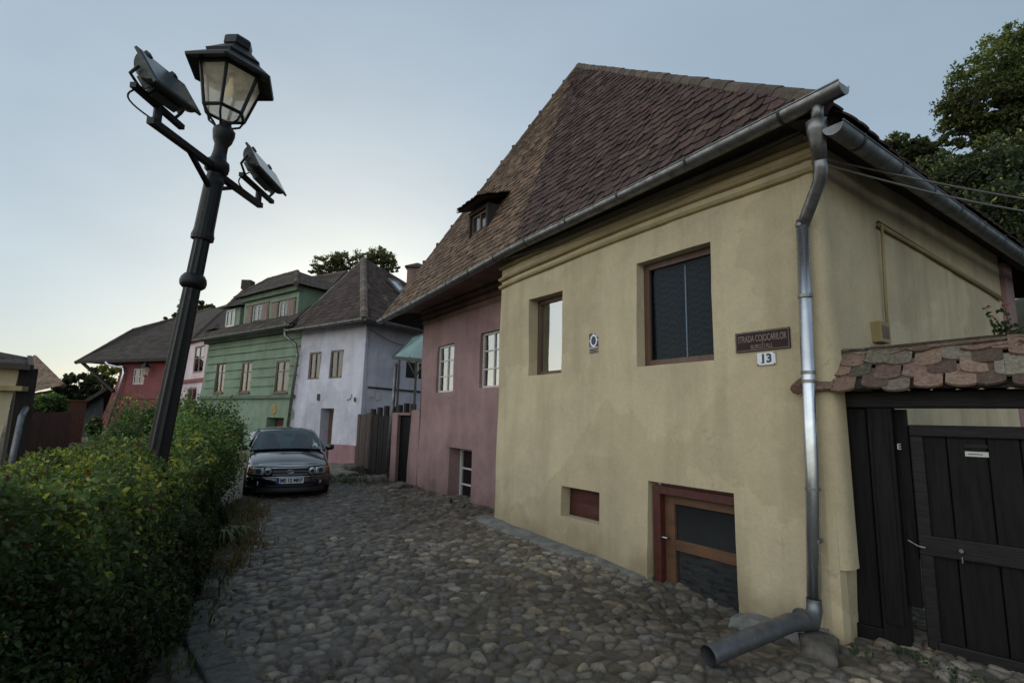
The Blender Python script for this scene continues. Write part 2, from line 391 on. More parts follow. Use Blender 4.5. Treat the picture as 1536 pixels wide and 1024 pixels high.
# ================================================================== GROUND AND ROAD
KERB = [(-.95, -1.0), (-.7, 1.6), (-1.3, 2.9), (-1.80, 3.55), (-2.25, 4.0), (-2.42, 4.3), (-2.99, 5.7), (-4.23, 8.6), (-5.3, 10.4), (-6.6, 13.2), (-9.5, 16.5), (-14, 20), (-24, 27)]
def kerb_x(y):
    ys = np.array([k[1] for k in KERB]); xs = np.array([k[0] for k in KERB]); return np.interp(y, ys, xs)
def terrain(x, y):
    z = .03*(smoothnoise(x, y, .5, 3)-.5) - .14*np.exp(-(((x-1.80)/.7)**2+((y-4.75)/.75)**2))
    z += .035*np.exp(-(((x-.0)/1.2)**2+((y-8.3)/1.4)**2))
    return z
def cobble(x, y, s=.108):
    gx = np.floor(x/s).astype(np.int64); gy = np.floor(y/s).astype(np.int64)
    d1 = np.full(x.shape, 9.0); d2 = np.full(x.shape, 9.0); cid = np.zeros(x.shape, np.int64)
    def h(a, b, k):
        v = (a*73856093 ^ b*19349663 ^ (k*83492791)) & 0xffffffff
        v = ((v ^ (v >> 15))*2246822519) & 0xffffffff; v = ((v ^ (v >> 13))*3266489917) & 0xffffffff
        return ((v ^ (v >> 16)) & 0xffff)/65535.0
    for i in range(-2, 3):
        for j in range(-2, 3):
            a = gx+i; b = gy+j
            px = (a+.5+.86*(h(a, b, 1)-.5)+.5*((b % 2)-.5))*s; py = (b+.5+.8*(h(a, b, 2)-.5))*s
            th = h(a, b, 3)*3.14; an = .72+.5*h(a, b, 4)
            dx = x-px; dy = y-py; u = dx*np.cos(th)+dy*np.sin(th); v = -dx*np.sin(th)+dy*np.cos(th)
            d = np.sqrt((u*an)**2+(v/an)**2)/s - .34*(h(a, b, 5)-.5)
            m = d < d1
            d2 = np.where(m, d1, np.minimum(d2, d)); cid = np.where(m, (a*7919+b*104729) & 0xffffff, cid); d1 = np.where(m, d, d1)
    return d1, d2, cid, h
def road_patch(x0, x1, y0, y1, step, cob=True):
    xs = np.arange(x0, x1+step*.5, step); ys = np.arange(y0, y1+step*.5, step); X, Y = np.meshgrid(xs, ys)
    Z = terrain(X, Y); K = kerb_x(Y); n1 = smoothnoise(X, Y, 1.1, 5); n2 = smoothnoise(X, Y, 4.0, 6); n3 = smoothnoise(X, Y, 22, 7); n4 = smoothnoise(X, Y, 60, 8)
    dirt = np.stack([.070+.03*n2, .058+.02*n2, .042+.012*n2], -1)*(.55+.9*n3[..., None])*(.8+.4*n4[..., None])
    moss = np.clip((n1-.55)*3, 0, 1)[..., None]*np.clip((n3-.3)*2, 0, 1)[..., None]
    dirt = dirt*(1-moss*.6)+np.array([.045, .055, .022])*moss*.6
    C = dirt.copy(); onroad = np.clip((X-K-.12)/.1, 0, 1)
    if cob:
        wx = X+.03*(smoothnoise(X, Y, 7, 11)-.5); wy = Y+.03*(smoothnoise(X, Y, 7, 12)-.5)
        d1, d2, cid, h = cobble(wx, wy)
        r1 = h(cid, cid*0+3, 7); r2 = h(cid, cid*0+5, 9); r3 = h(cid, cid*0+8, 2)
        edge = np.clip((d2-d1)*2.6-.10, 0, 1); dome = np.sqrt(np.clip(edge, 0, 1)*(2-np.clip(edge, 0, 1)))
        cover = np.clip((smoothnoise(X, Y, .8, 21)-.35)*1.5, 0, 1)*.22+.32*smoothnoise(X, Y, 5, 22)     # dirt filling the joints
        hgt = .034*dome**.8*(.40+.95*r1)*(.85+.3*n3)
        hh = np.maximum(hgt, .024*cover+.004+.008*n3)
        vis = np.clip((hgt-.024*cover-.004-.004*n3)/.006, 0, 1)*onroad
        Z = Z+hh*onroad+(1-onroad)*(.03*n2+.012*n3)
        g = (.075+.165*r2**1.5)+(r3 > .94)*(.08+.10*r1)
        warm = (r3*6.1 % 1)
        S = np.stack([g*(1.06+.14*warm), g*.96, g*(.88-.22*warm)], -1)*(.70+.45*n3[..., None])*(.8+.4*n4[..., None])
        S = S*(.72+.42*np.clip(dome, 0, 1)[..., None]**2)
        C = C*(1-vis[..., None])+S*vis[..., None]
        darkp = np.clip((smoothnoise(X, Y, .45, 31)-.45)*2.5, 0, 1)[..., None]; C = C*(1-.45*darkp)
    else:
        Z = Z+.012*n2+.01*n3
        C = dirt*(1.2+.5*n2[..., None])*onroad[..., None]+(1-onroad[..., None])*dirt
    n, m = X.shape; idx = np.arange(n*m).reshape(n, m)
    F_ = np.stack([idx[:-1, :-1], idx[:-1, 1:], idx[1:, 1:], idx[1:, :-1]], -1).reshape(-1, 4)
    return np.stack([X, Y, Z], -1).reshape(-1, 3), F_, C.reshape(-1, 3)
vs, fs, cs, k = [], [], [], 0
for a in [(-3.8, 3.7, 1.6, 7.0, .013, True), (-7.5, 2.2, 7.0, 13.0, .026, True), (-9, 0, 13.0, 19, .06, True),
          (-3.8, 8, -8, 1.6, .12, False), (3.7, 14, 1.6, 7.0, .15, False), (2.2, 14, 7, 13, .15, False), (0, 14, 13, 19, .2, False)]:
    v_, f_, c_ = road_patch(*a); vs.append(v_); fs.append(f_+k); cs.append(c_); k += len(v_)
road = fast('road', np.concatenate(vs), np.concatenate(fs), np.concatenate(cs), vcol('cobblestones', .52, 90, .35, .002, spec=.5), smooth=True)
tag(road, 'rough cobblestone lane with dirt and moss in the joints', None, kind='structure')
vs, fs, cs, k = [], [], [], 0
for a in [(-14, -3.8, -8, 7.0, .12, False), (-16, -7.5, 7, 13, .12, False), (-45, -9, 13, 19, .2, False), (-45, 14, 19, 45, .3, False)]:
    v_, f_, c_ = road_patch(*a); vs.append(v_); fs.append(f_+k); cs.append(c_*1.3); k += len(v_)
earth = fast('earth', np.concatenate(vs), np.concatenate(fs), np.concatenate(cs), vcol('earth', .95, 20, .4, .01, spec=.1), smooth=True)
tag(earth, 'bare earth beside the lane', None, kind='structure')
g = MB(); g.poly([(-600, -300, -.34), (600, -300, -.34), (600, 900, -.34), (-600, 900, -.34)])
tag(g.build('ground', simple('ground', (.05, .055, .035), 1, nscale=.5)), 'ground reaching the horizon', None, kind='structure')
# kerb stones
mb = MB(); y = 3.75; kr = random.Random(3)
while y < 9.6:
    L = kr.uniform(.13, .33); x = float(kerb_x(y+L/2)); dx = float(kerb_x(y+L)-kerb_x(y)); ang = math.atan2(L, dx)
    c = kr.uniform(.05, .13); mb.cc = (c, c*.98, c*.93)
    mb.box((x+kr.uniform(-.025, .025), y+L/2, .005+kr.uniform(-.012, .014)), (L*1.0, kr.uniform(.13, .21), .12), ang+kr.uniform(-.08, .08))
    y += L*1.03
for bx, by, lx, ly, an in ((-1.90, 3.62, .42, .20, 2.3), (-1.62, 3.32, .36, .24, 2.25), (-1.42, 3.02, .36, .22, 2.1), (-1.2, 2.7, .36, .22, 2.1), (-1.02, 2.38, .34, .22, 2.1)):
    mb.cc = (.10, .098, .09); mb.box((bx, by, .0), (lx, ly, .13), an)
mb.cc = None
kerb = mb.build('kerb', vcol('kerb_stone', .85, 25, .5, .01), bev=.018); tag(kerb, 'low kerb of grey stone blocks along the hedge', None, kind='structure')
dr = MB(); dr.obox((-2.14, 3.42, .0), (.75, -.66, 0), (.66, .75, 0), (0, 0, 1), (-.02, .42), (-.16, .02), (-.2, .018)); dr.obox((-2.14, 3.42, .0), (.75, -.66, 0), (.66, .75, 0), (0, 0, 1), (-.05, .45), (-.20, -.16), (-.2, .07))
tag(dr.build('drain', M['dark']), 'black rectangular drain opening beside the kerb at the foot of the hedge', 'drain')
# ================================================================== CORNER HOUSE (yellow and pink under one roof)
Y0 = V((-.18, 8.05, 0)); Y1 = V((2.5, 4.13, 0)); FY = Facade(Y0, Y1); NI = -FY.n
house = empty('corner_house', (0.6, 7.2, 0), 'old house with yellow and pink plaster fronts under one steep tiled roof with zinc gutters', 'house')
W1 = (.76, 1.50, 2.19, 3.30, .20); W2 = (2.80, 3.76, 2.18, 3.36, .17); B1 = (1.54, 2.21, .40, .76, .15); DR = (2.93, 3.93, -.38, .97, .16)
mb = MB()
wall_mesh(mb, FY, 0, FY.L, -.4, 4.12, [W1, W2, B1, DR], seg=.22, batter=.05, wob=.014, seed=1)
# left return of the yellow front (it stands proud of the pink one)
mb.grid([[FY.p(0, z, .05*max(0, (4.12-z)/4.52)**1.5), FY.p(0, z, -1.5)] for z in (-.4, .6, 1.6, 2.6, 3.4, 4.12)])
FS = Facade(Y1, Y1+NI*8)
rows = []
for z in (-.4, 0, .4, 1.0, 1.8, 2.6, 3.4, 4.1):
    b = .05*(max(0, (4.12-z)/4.52))**1.5+.012; b2 = .03*(max(0, (4-z)/4.4))**1.5+.012
    rows.append([FY.p(FY.L-.10, z, b-.004), FY.p(FY.L-.04, z, b+.004), V((Y1.x, Y1.y, z))+FY.n*b*.8+FS.n*b2*.8, FS.p(.04, z, b2+.004), FS.p(.10, z, b2-.004)])
mb.grid(rows)
sw = MB(); wall_mesh(sw, FS, 0, 5.3, -.4, 4.0, [], seg=.3, batter=.03, wob=.014, seed=4)
mb.build('wall', M['yellow'], house, smooth=False, label='pale yellow plastered front wall')
sw.build('wall', M['yellow'], house, label='yellow side wall above the wooden gate')
# corner buttress strip beside the gate
mb = MB(); pr = [(-.02, .0), (.10, .02), (.16, .07), (.18, .15)]
rows = []
for z, k in ((.52, 1.15), (.6, 1.1), (1.0, 1.05), (1.5, 1.0), (2.0, .9), (2.9, .7), (3.55, .5)):
    rows.append([FY.p(FY.L-.16, z, .028+.012*k), FY.p(FY.L-.02, z, .04*k), FY.p(FY.L+.05*k, z, .02*k), FY.p(FY.L+.075*k, z, -.06), FY.p(FY.L+.07*k, z, -.16)])
ix = mb.grid(rows); mb.poly([rows[0][i] for i in range(5)] + [FY.p(FY.L-.02, .52, -.05)])
mb.build('buttress', M['yellow'], house, smooth=True)
# cornice: three long mouldings under the eave, slightly bowed
mb = MB()
for k, zc in enumerate((3.94, 3.83, 3.71)):
    n = 26; rr = .034
    rows = []
    for i in range(n+1):
        u = -.03+(FY.L+.06)*i/n; zz = zc + .05*math.sin(math.pi*u/FY.L) - .09*(1-u/FY.L)*(k > 0)*.9; o = .032-.006*k+.015
        rows.append([FY.p(u, zz+.030, 0), FY.p(u, zz+.026, o), FY.p(u, zz+.01, o+.008), FY.p(u, zz-.014, o+.002), FY.p(u, zz-.026, o-.02), FY.p(u, zz-.030, 0)])
    ix = mb.grid(rows); mb.f.append(ix[0]); mb.f.append(ix[-1][::-1])
mb.build('cornice', M['ledge'], house)
w = window(house, FY, *W1[:4], -.15, 'brown', .065, curtain='curtain_white', glass='glass_bright')
w = window(house, FY, *W2[:4], -.12, 'brown', .075, curtain='curtain', glass='glass_dim')
gap = MB(); FY.box(gap, (3.285, 3.297), (2.26, 3.27), (-.222, -.216)); gap.build('curtain_gap', M['curtain_white'], w)  # white strip added to draw the gap between the curtains
w = MB(); FY.box(w, (1.54, 2.21), (.4, .76), (-.15, -.12)); b = w.build('shutter', M['shutter'], house)
w = MB(); 
for z in (.43, .58, .72): FY.box(w, (1.55, 2.2), (z, z+.02), (-.12, -.108))
w.build('slat', M['redwood'], b)
# basement door
mb = MB(); FY.box(mb, (2.96, 3.05), (-.38, .93), (-.14, -.02)); FY.box(mb, (3.05, 3.93), (.85, .93), (-.14, -.02)); FY.box(mb, (3.05, 3.93), (.93, .968), (-.10, -.045))
mb.build('door_frame', M['redwood'], house, bev=.006)
mb = MB(); o = (-.15, -.095)
FY.box(mb, (3.05, 3.17), (-.38, .85), o); FY.box(mb, (3.17, 3.93), (.76, .85), (-.15, -.097)); FY.box(mb, (3.17, 3.93), (.31, .41), (-.15, -.098)); FY.box(mb, (3.17, 3.93), (-.38, -.12), (-.15, -.099)); FY.box(mb, (3.88, 3.95), (-.38, .85), (-.15, -.10))
d = mb.build('door', M['door_brown'], house, bev=.005)
g = MB(); FY.box(g, (3.17, 3.88), (.41, .76), (-.135, -.128)); FY.box(g, (3.17, 3.88), (-.12, .31), (-.135, -.128)); g.build('pane', M['glass_far'], d)
g = MB(); g.tube([FY.p(3.10, .42, -.095), FY.p(3.10, .42, -.045), FY.p(3.02, .42, -.04)], .011, 8); g.build('handle', M['zinc_new'], d, smooth=True)
# concrete footing strip
mb = MB(); rows = []; n = 26
for i in range(n+1):
    u = -.25+3.16*i/n; wdt = .20+.08*noise.noise(V((u*1.3, 0, 3)))+.05*(i/n); zc = .10-.10*(i/n)+.02*noise.noise(V((u*3, 1, 0)))-.03*max(0, u-2.4)
    a0 = .035; rows.append([FY.p(u, zc+.03, a0), FY.p(u, zc+.02, a0+wdt*.6), FY.p(u, zc-.02, a0+wdt), FY.p(u, -.3, a0+wdt+.05)])
ix = mb.grid(rows); mb.f.append(ix[-1]); mb.f.append(ix[0][::-1])
mb.build('footing', M['concrete'], house, smooth=True, label='rounded grey concrete footing along the yellow wall')
mb = MB(); rows = []
for i in range(9):
    u = 3.93+.75*i/8; wdt = .12+.08*noise.noise(V((u*3, 0, 9))); zc = -.05+.10*i/8+.03*noise.noise(V((u*5, 1, 0)))
    rows.append([FY.p(u, zc+.03, .035), FY.p(u, zc+.015, .035+wdt), FY.p(u, zc-.04, .08+wdt), FY.p(u, -.3, .12+wdt)])
ix = mb.grid(rows); mb.f.append(ix[-1]); mb.f.append(ix[0][::-1])
mb.build('footing', M['concrete'], house, label='broken concrete footing under the downpipe')
# cracks and repair marks are modelled as thin dents of plaster colour in the material; conduit on the side wall
mb = MB(); mb.tube([FS.p(1.12, 2.36, .055), FS.p(1.16, 3.0, .055), FS.p(1.2, 3.50, .055)], .013, 8); mb.build('conduit', M['ledge'], house, smooth=True)
mb = MB(); mb.tube([FS.p(1.2, 3.50, .03), FS.p(3, 3.44, .03), FS.p(5.15, 3.34, .03)], .020, 8); mb.build('conduit', M['ledge'], house, smooth=True)
mb = MB(); mb.tube([FS.p(1.22, 3.545, .02), FS.p(5.15, 3.38, .02)], .010, 6); mb.build('conduit', M['darkmetal'], house, smooth=True, label='thin dark cable on top of the cream conduit')
mb = MB(); FS.box(mb, (.88, 1.09), (2.33, 2.52), (.0, .09)); b = mb.build('meter_box', M['ledge'], house, bev=.008)
mb = MB(); FS.box(mb, (.915, 1.055), (2.37, 2.48), (.09, .094)); mb.build('lid', M['brown'], b)
mb = MB(); mb.obox(FS.A, FS.e, FS.n, V((0, 0, 1)), (.84, 1.6), (.02, .24), (2.25, 2.275)); mb.build('shelf', M['concrete'], house)
# ---- pink front
P0 = (-2.3516, 12.455); P1 = (-.1687, 9.174); FP = Facade(P0, P1)
PW = [(1.30, 2.10, 2.10, 3.11, .12), (3.18, 3.98, 2.13, 3.17, .12), (2.05, 2.98, -.3, .98, .38)]
mb = MB(); wall_mesh(mb, FP, .52, 4.3, -.4, 4.06, PW, seg=.25, batter=.03, wob=.016, seed=8)
mb.grid([[FP.p(.52, z, .02), FP.p(.52, z, -4)] for z in (-.4, 4.06)])
wall_mesh(mb, FP, -.02, .53, -.4, 1.72, [], seg=.25, batter=.03, wob=.014, seed=9, lean=(.03, 0))
mb.poly([FP.p(-.02, 1.72, 0), FP.p(.53, 1.72, 0), FP.p(.53, 1.76, -.3), FP.p(-.02, 1.76, -.3)])
mb.build('wall', M['pink'], house, label='dusky pink plastered front wall')
for a in PW[:2]: window(house, FP, *a[:4], -.05, 'whitewood', .04, mull=(.5,), bars=(.34, .67), curtain='curtain_white', glass='glass_bright')
w = window(house, FP, 2.05, 2.98, -.1, .98, -.24, 'whitewood', .055, mull=(.56,), bars=(.33, .62), curtain='curtain_grey', name='window')
mb = MB()
for k, zc in enumerate((3.98, 3.86, 3.73)):
    rows = [[FP.p(u, zc+.05, 0), FP.p(u, zc+.05, .10-.03*k), FP.p(u, zc, .115-.03*k), FP.p(u, zc-.05, .06-.03*k), FP.p(u, zc-.06, 0)] for u in (.50, 1.5, 2.5, 3.5, 4.2)]
    ix = mb.grid(rows); mb.f.append(ix[0])
mb.build('cornice', M['soffit'], house)
# ---- roof
E1 = FY.p(5.02, 4.06, .38); E0 = V(at(772, 372, 7.45)); EL = V(at(574, 480, 12.1)); APX = at(868, 100, 11.0)
BR = FS.p(8.5, 3.9, .38); R2 = APX+NI*3; BL = V((-.5, 18.0, 4.0))
roof_faces = [(E0, E1, APX), (EL, E0, APX)]
mb = MB()
for f in ([E0, E1, APX], [EL, E0, APX], [E1, BR, R2, APX], [EL, APX, R2, BL], [BR, BL, R2]): mb.poly(f)
roof = mb.build('roof', simple('roof_underlay', (.045, .03, .025), .9), house)
mb = MB(); tiles(mb, E0, E1, [E0, E1, APX], w=.15, ex=.138, th=.026, base=(.070, .040, .036), var=.42, alt=((.10, .065, .052), .10), jit=.012)  # shaded slope: darkness put into the tile colour
mb.build('tile_courses', M['tile'], roof, label='shaded tiled roof slope over the yellow front')
mb = MB(); tiles(mb, EL, E0, [EL, E0, APX], w=.15, ex=.138, th=.026, base=(.175, .112, .074), var=.34, alt=((.11, .072, .055), .3), jit=.012)  # slope lit by the sky: that light put into a paler tile colour
mb.build('tile_courses', M['tile'], roof, label='sky-lit tiled roof slope over the pink front')
mb = MB(); tiles(mb, E1, BR, [E1, BR, R2, APX], w=.22, ex=.2, base=(.08, .05, .045), jit=.01); mb.build('tile_courses', M['tile'], roof, label='tiled side slope')
mb = MB(); ridge_caps(mb, E1, APX, .085, .30); ridge_caps(mb, EL, APX, .075, .40); ridge_caps(mb, APX, R2, .09)
mb.build('ridge_tiles', M['tile'], roof)
for i in range(15):                                        # little mortar knobs down the left hip
    p = EL+(APX-EL)*((i+.6+random.uniform(-.2, .2))/15.5)+V((-.02, 0, .03)); mb = MB(); mb.lathe(p, (-.3, -.1, 1), [(0, .05), (.03, .045), (random.uniform(.045, .075), .03)], 5); mb.build('ridge_knob', M['tile'], roof)
# eaves: soffit boards
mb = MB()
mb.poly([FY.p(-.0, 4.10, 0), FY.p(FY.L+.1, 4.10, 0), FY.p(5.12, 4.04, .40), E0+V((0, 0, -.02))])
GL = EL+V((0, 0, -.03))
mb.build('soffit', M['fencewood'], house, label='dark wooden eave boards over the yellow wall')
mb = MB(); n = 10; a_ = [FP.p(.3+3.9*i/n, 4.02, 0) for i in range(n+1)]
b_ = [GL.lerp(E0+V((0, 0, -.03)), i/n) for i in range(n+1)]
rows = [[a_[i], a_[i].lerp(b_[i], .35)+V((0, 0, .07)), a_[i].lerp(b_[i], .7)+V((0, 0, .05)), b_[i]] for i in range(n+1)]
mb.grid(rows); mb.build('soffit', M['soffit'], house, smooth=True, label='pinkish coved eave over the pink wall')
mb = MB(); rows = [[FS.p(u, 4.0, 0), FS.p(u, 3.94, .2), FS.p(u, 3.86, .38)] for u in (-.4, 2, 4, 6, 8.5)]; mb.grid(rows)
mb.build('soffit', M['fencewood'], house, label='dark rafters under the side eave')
# gutters
def gutter(name, a, b, r=.062, brs=7, mat='zinc', parent=None, label=None, endcap=True):
    a = V(a); b = V(b); mb = MB(); n = 24; pts = [a.lerp(b, i/n)+V((0, 0, -.012*math.sin(math.pi*i/n))) for i in range(n+1)]
    mb.tube(pts, r, 10, arc=(-.25, math.pi+.25), ref=(0, 0, 1)); 
    mb.tube([p for p in pts], r-.006, 10, arc=(-.25, math.pi+.25), ref=(0, 0, 1))
    t = (b-a).normalized(); s_ = V((0, 0, 1)).cross(t).normalized()
    for s2 in (-1, 1): mb.tube([p+s_*(s2*r)+V((0, 0, .012)) for p in pts], .008, 6)
    if endcap:
        for e_ in (a, b):
            mb.poly([e_+s_*(r*math.cos(k))+V((0, 0, r*math.sin(k))) for k in [math.pi+math.pi*i/10 for i in range(11)]])
    o = mb.build(name, M[mat], parent, smooth=True, label=label)
    for i in range(brs):
        p = a.lerp(b, (i+.5)/brs); mb = MB()
        mb.tube([p-t*.012, p+t*.012], r+.007, 14, arc=(-.3, math.pi+.3), ref=(0, 0, 1)); mb.tube([p+s_*(r+.006)+V((0, 0, .02)), p-s_*(r+.006)+V((0, 0, .02))], .008, 5)
        mb.build('bracket', M['darkmetal'], o)
    return o
GA = FY.p(5.22, 4.05, .46); GB = E0+FY.n*.07+V((0, 0, -.03)); GC = EL+FY.n*.07+V((0, 0, -.04))
gutter('gutter', GB, GA, .075, 5, 'zinc', house, 'zinc gutter along the yellow front')
gutter('gutter', GC, GB, .075, 7, 'zinc', house, 'zinc gutter along the pink front')
gutter('gutter', FS.p(-.42, 3.80, .36), FS.p(8.4, 3.78, .36), .074, 12, 'zinc_dull', house, 'dull zinc gutter along the side wall')
# downpipe
pp = [FY.p(5.03, 4.02, .45), FY.p(5.02, 3.94, .44), FY.p(5.0, 3.86, .42)]
mb = MB(); mb.tube([pp[0], pp[2]], .042, 12)
fn = FY.p(4.97, 3.74, .36)
mb.tube([FY.p(4.99, 3.90, .40), FY.p(4.985, 3.83, .39), FY.p(4.975, 3.74, .36), FY.p(4.96, 3.62, .32)], [.075, .072, .058, .05], 14)
mb.tube([FY.p(4.96, 3.66, .33), FY.p(4.955, 3.56, .30), FY.p(4.93, 3.48, .27), FY.p(4.75, 3.29, .13), FY.p(4.70, 3.20, .11)], .049, 14)
dp = mb.build('downpipe', M['zinc'], house, smooth=True)
mb = MB(); mb.tube([FY.p(4.70, 3.26, .11), FY.p(4.66, 1.2, .12), FY.p(4.63, .26, .15)], .05, 16); mb.build('pipe_shaft', M['zinc_new'], dp, smooth=True)
mb = MB(); ok = V((1.31, 3.62, .10)); el = FY.p(4.63, .20, .15)
mb.tube([FY.p(4.63, .30, .15), FY.p(4.63, .22, .15), el+V((-.06, -.05, -.05)), el.lerp(ok, .25), ok], [.052, .055, .066, .064, .064], 18, caps=False)
mb.tube([el.lerp(ok, .24), ok], .059, 18, caps=False)
mb.build('outlet', M['zinc_dull'], dp, smooth=True, label='dull zinc outlet pipe lying toward the street')
for z in (3.22, 2.62, 2.0, 1.93, 1.1, .72):
    mb = MB(); c = FY.p(4.70-.04*(3.2-z)/2-.0, z, .11+.01*(3.2-z)/2); mb.tube([c-V((0, 0, .012)), c+V((0, 0, .012))], .0545, 16); mb.build('pipe_clip', M['zinc'], dp)
for z in (1.98, .72): mb = MB(); c = FY.p(4.65, z, .12); mb.tube([c, FY.p(4.65-.0, z, 0)], .012, 6); mb.build('pipe_spike', M['zinc'], dp)
mb = MB()
c = el.lerp(ok, .14); t = (ok-el).normalized(); mb.tube([c-t*.012, c+t*.012], .069, 18)
mb.build('pipe_clip', M['zinc'], dp)
# dormer on the light slope
FD = Facade((-.0, 0), (1, 0))
du = (E0-EL).normalized(); dn = V((du.y, -du.x, 0)).normalized()
dc = V(at(716, 345, 9.45)); dA = dc-du*.30; D_ = Facade((dA.x, dA.y), ((dA+du*.6).x, (dA+du*.6).y)); zb = dc.z-.42
mb = MB(); D_.box(mb, (-.06, .0), (zb, zb+.86), (-1.2, 0)); D_.box(mb, (.6, .66), (zb, zb+.86), (-1.2, 0)); D_.box(mb, (0, .6), (zb, zb+.12), (-.9, .02)); D_.box(mb, (0, .6), (zb+.78, zb+.86), (-.6, .0))
dm = mb.build('dormer', M['fencewood'], roof)
window(dm, D_, 0, .6, zb+.12, zb+.78, -.05, 'brown', .05, mull=(.5,), glass='glass_far', dark=False)
mb = MB(); mb.poly([D_.p(-.2, zb+.90, .22), D_.p(.8, zb+.90, .22), D_.p(.8, zb+1.35, -1.1), D_.p(-.2, zb+1.35, -1.1)]); mb.poly([D_.p(-.2, zb+.86, .22), D_.p(.8, zb+.86, .22), D_.p(.8, zb+1.31, -1.1), D_.p(-.2, zb+1.31, -1.1)])
tiles(mb, D_.p(-.2, zb+.9, .22), D_.p(.8, zb+.9, .22), [D_.p(-.2, zb+.90, .22), D_.p(.8, zb+.90, .22), D_.p(.8, zb+1.35, -1.1), D_.p(-.2, zb+1.35, -1.1)], w=.17, ex=.15, base=(.07, .05, .045))
mb.build('dormer_roof', M['tile'], roof)
# cables sagging below the eave
mb = MB(); n = 16
mb.tube([FY.p(.6+4.4*i/n, 4.0-.08*math.sin(math.pi*i/n), .16) for i in range(n+1)], .006, 5)
mb.tube([FY.p(-.1+5.1*i/n, 4.02-.14*math.sin(math.pi*(i/n)**.8), .22) for i in range(n+1)], .005, 5)
tag(mb.build('eave_cable', M['blackcable'], None, smooth=True), 'thin black cables sagging under the eave of the yellow front', 'cable')
# ---- signs
def text(body, F, u, z, off, h, mat, parent, width=None, bold=0.0, name='lettering', align='CENTER', rotz=0):
    c = bpy.data.curves.new(name, 'FONT'); c.body = body; c.size = h*1.38; c.align_x = align; c.align_y = 'CENTER'; c.extrude = .0012; c.offset = bold
    o = bpy.data.objects.new(name, c); col.objects.link(o); bpy.context.view_layer.update()
    me = bpy.data.meshes.new_from_object(o.evaluated_get(bpy.context.evaluated_depsgraph_get())); wd = o.dimensions.x
    bpy.data.objects.remove(o); sx = (width/wd) if width and wd > 0 else 1
    n_ = F.n; up = V((0, 0, 1)) if not hasattr(F, 'up') else F.up
    mt = Matrix((( F.e.x*sx, up.x, n_.x, 0), (F.e.y*sx, up.y, n_.y, 0), (F.e.z*sx, up.z, n_.z, 0), (0, 0, 0, 1)))
    pos = F.p(u, z, off)-V(parent['org'])
    me.transform(Matrix.Translation(pos) @ mt); me.materials.clear(); me.materials.append(M[mat])
    ob = bpy.data.objects.new(name, me); col.objects.link(ob); ob.parent = parent; return ob
ss = empty('street_sign', FY.p(4.25, 2.22, .03), 'brown street name plate above the house number on the yellow wall', 'sign')
mb = MB(); FY.box(mb, (4.0, 4.5), (2.225, 2.405), (.012, .026)); mb.build('plate', M['signbrown'], ss, bev=.004)
mb = MB()
for a in ((4.008, 4.492, 2.393, 2.398), (4.008, 4.492, 2.232, 2.237), (4.008, 4.012, 2.237, 2.393), (4.488, 4.492, 2.237, 2.393)): FY.box(mb, a[:2], a[2:], (.0262, .0275))
mb.build('border', M['signletter'], ss)
text('STRADA COJOCARILOR', FY, 4.25, 2.335, .0275, .062, 'signletter', ss, width=.445)
text('BURGSTALL', FY, 4.25, 2.262, .0275, .038, 'signletter', ss, width=.20)
hn = empty('house_number', FY.p(4.28, 2.1, .03), 'small white enamel plate with navy house number 13', 'sign')
mb = MB(); FY.box(mb, (4.20, 4.365), (2.095, 2.205), (.012, .024)); mb.build('plate', M['enamel'], hn, bev=.004)
t13 = text('13', FY, 4.283, 2.15, .0245, .075, 'navy', hn, bold=.004, width=.085)
mb = MB(); FY.box(mb, (4.236, 4.268), (2.112, 2.121), (.0245, .0262)); mb.build('serif', M['navy'], hn)
for u, z in ((4.207, 2.102), (4.357, 2.102), (4.357, 2.197)): mb = MB(); FY.box(mb, (u-.006, u+.006), (z-.005, z+.005), (.0235, .028)); mb.build('screw', M['brown'], hn)
em = empty('emblem_plaque', FY.p(2.12, 2.38, .03), 'small blue and white monument shield plaque between the two yellow wall windows', 'plaque')
mb = MB(); FY.box(mb, (2.04, 2.20), (2.455, 2.64), (.012, .022)); mb.build('plate', M['navy'], em)
mb = MB()
def ringpts(cx, cz, ru, rz, n=20): return [(cx+ru*math.cos(2*math.pi*k/n), cz+rz*math.sin(2*math.pi*k/n)) for k in range(n)]
ro, ri = ringpts(2.12, 2.548, .062, .078), ringpts(2.12, 2.548, .042, .055)
for k in range(20):
    j = (k+1) % 20; mb.poly([FY.p(*ro[k], .0245), FY.p(*ro[j], .0245), FY.p(*ri[j], .0245), FY.p(*ri[k], .0245)])
for cx, cz in ((2.12, 2.632), (2.12, 2.462), (2.048, 2.55), (2.192, 2.55)):
    mb.poly([FY.p(cx-.012, cz, .0245), FY.p(cx, cz-.01, .0245), FY.p(cx+.012, cz, .0245), FY.p(cx, cz+.01, .0245)])
mb.poly([FY.p(2.045, 2.46, .0247), FY.p(2.195, 2.46, .0247), FY.p(2.195, 2.468, .0247), FY.p(2.045, 2.468, .0247)])
mb.build('emblem', M['enamel'], em)
mb = MB(); FY.box(mb, (2.04, 2.20), (2.39, 2.45), (.012, .02)); mb.build('caption_plate', M['signletter'], em)
mb = MB()
for z, a, b in ((2.437, 2.05, 2.19), (2.42, 2.06, 2.175), (2.403, 2.055, 2.185)): FY.box(mb, (a, b), (z-.003, z+.003), (.0205, .0215))
mb.build('caption', M['signbrown'], em)
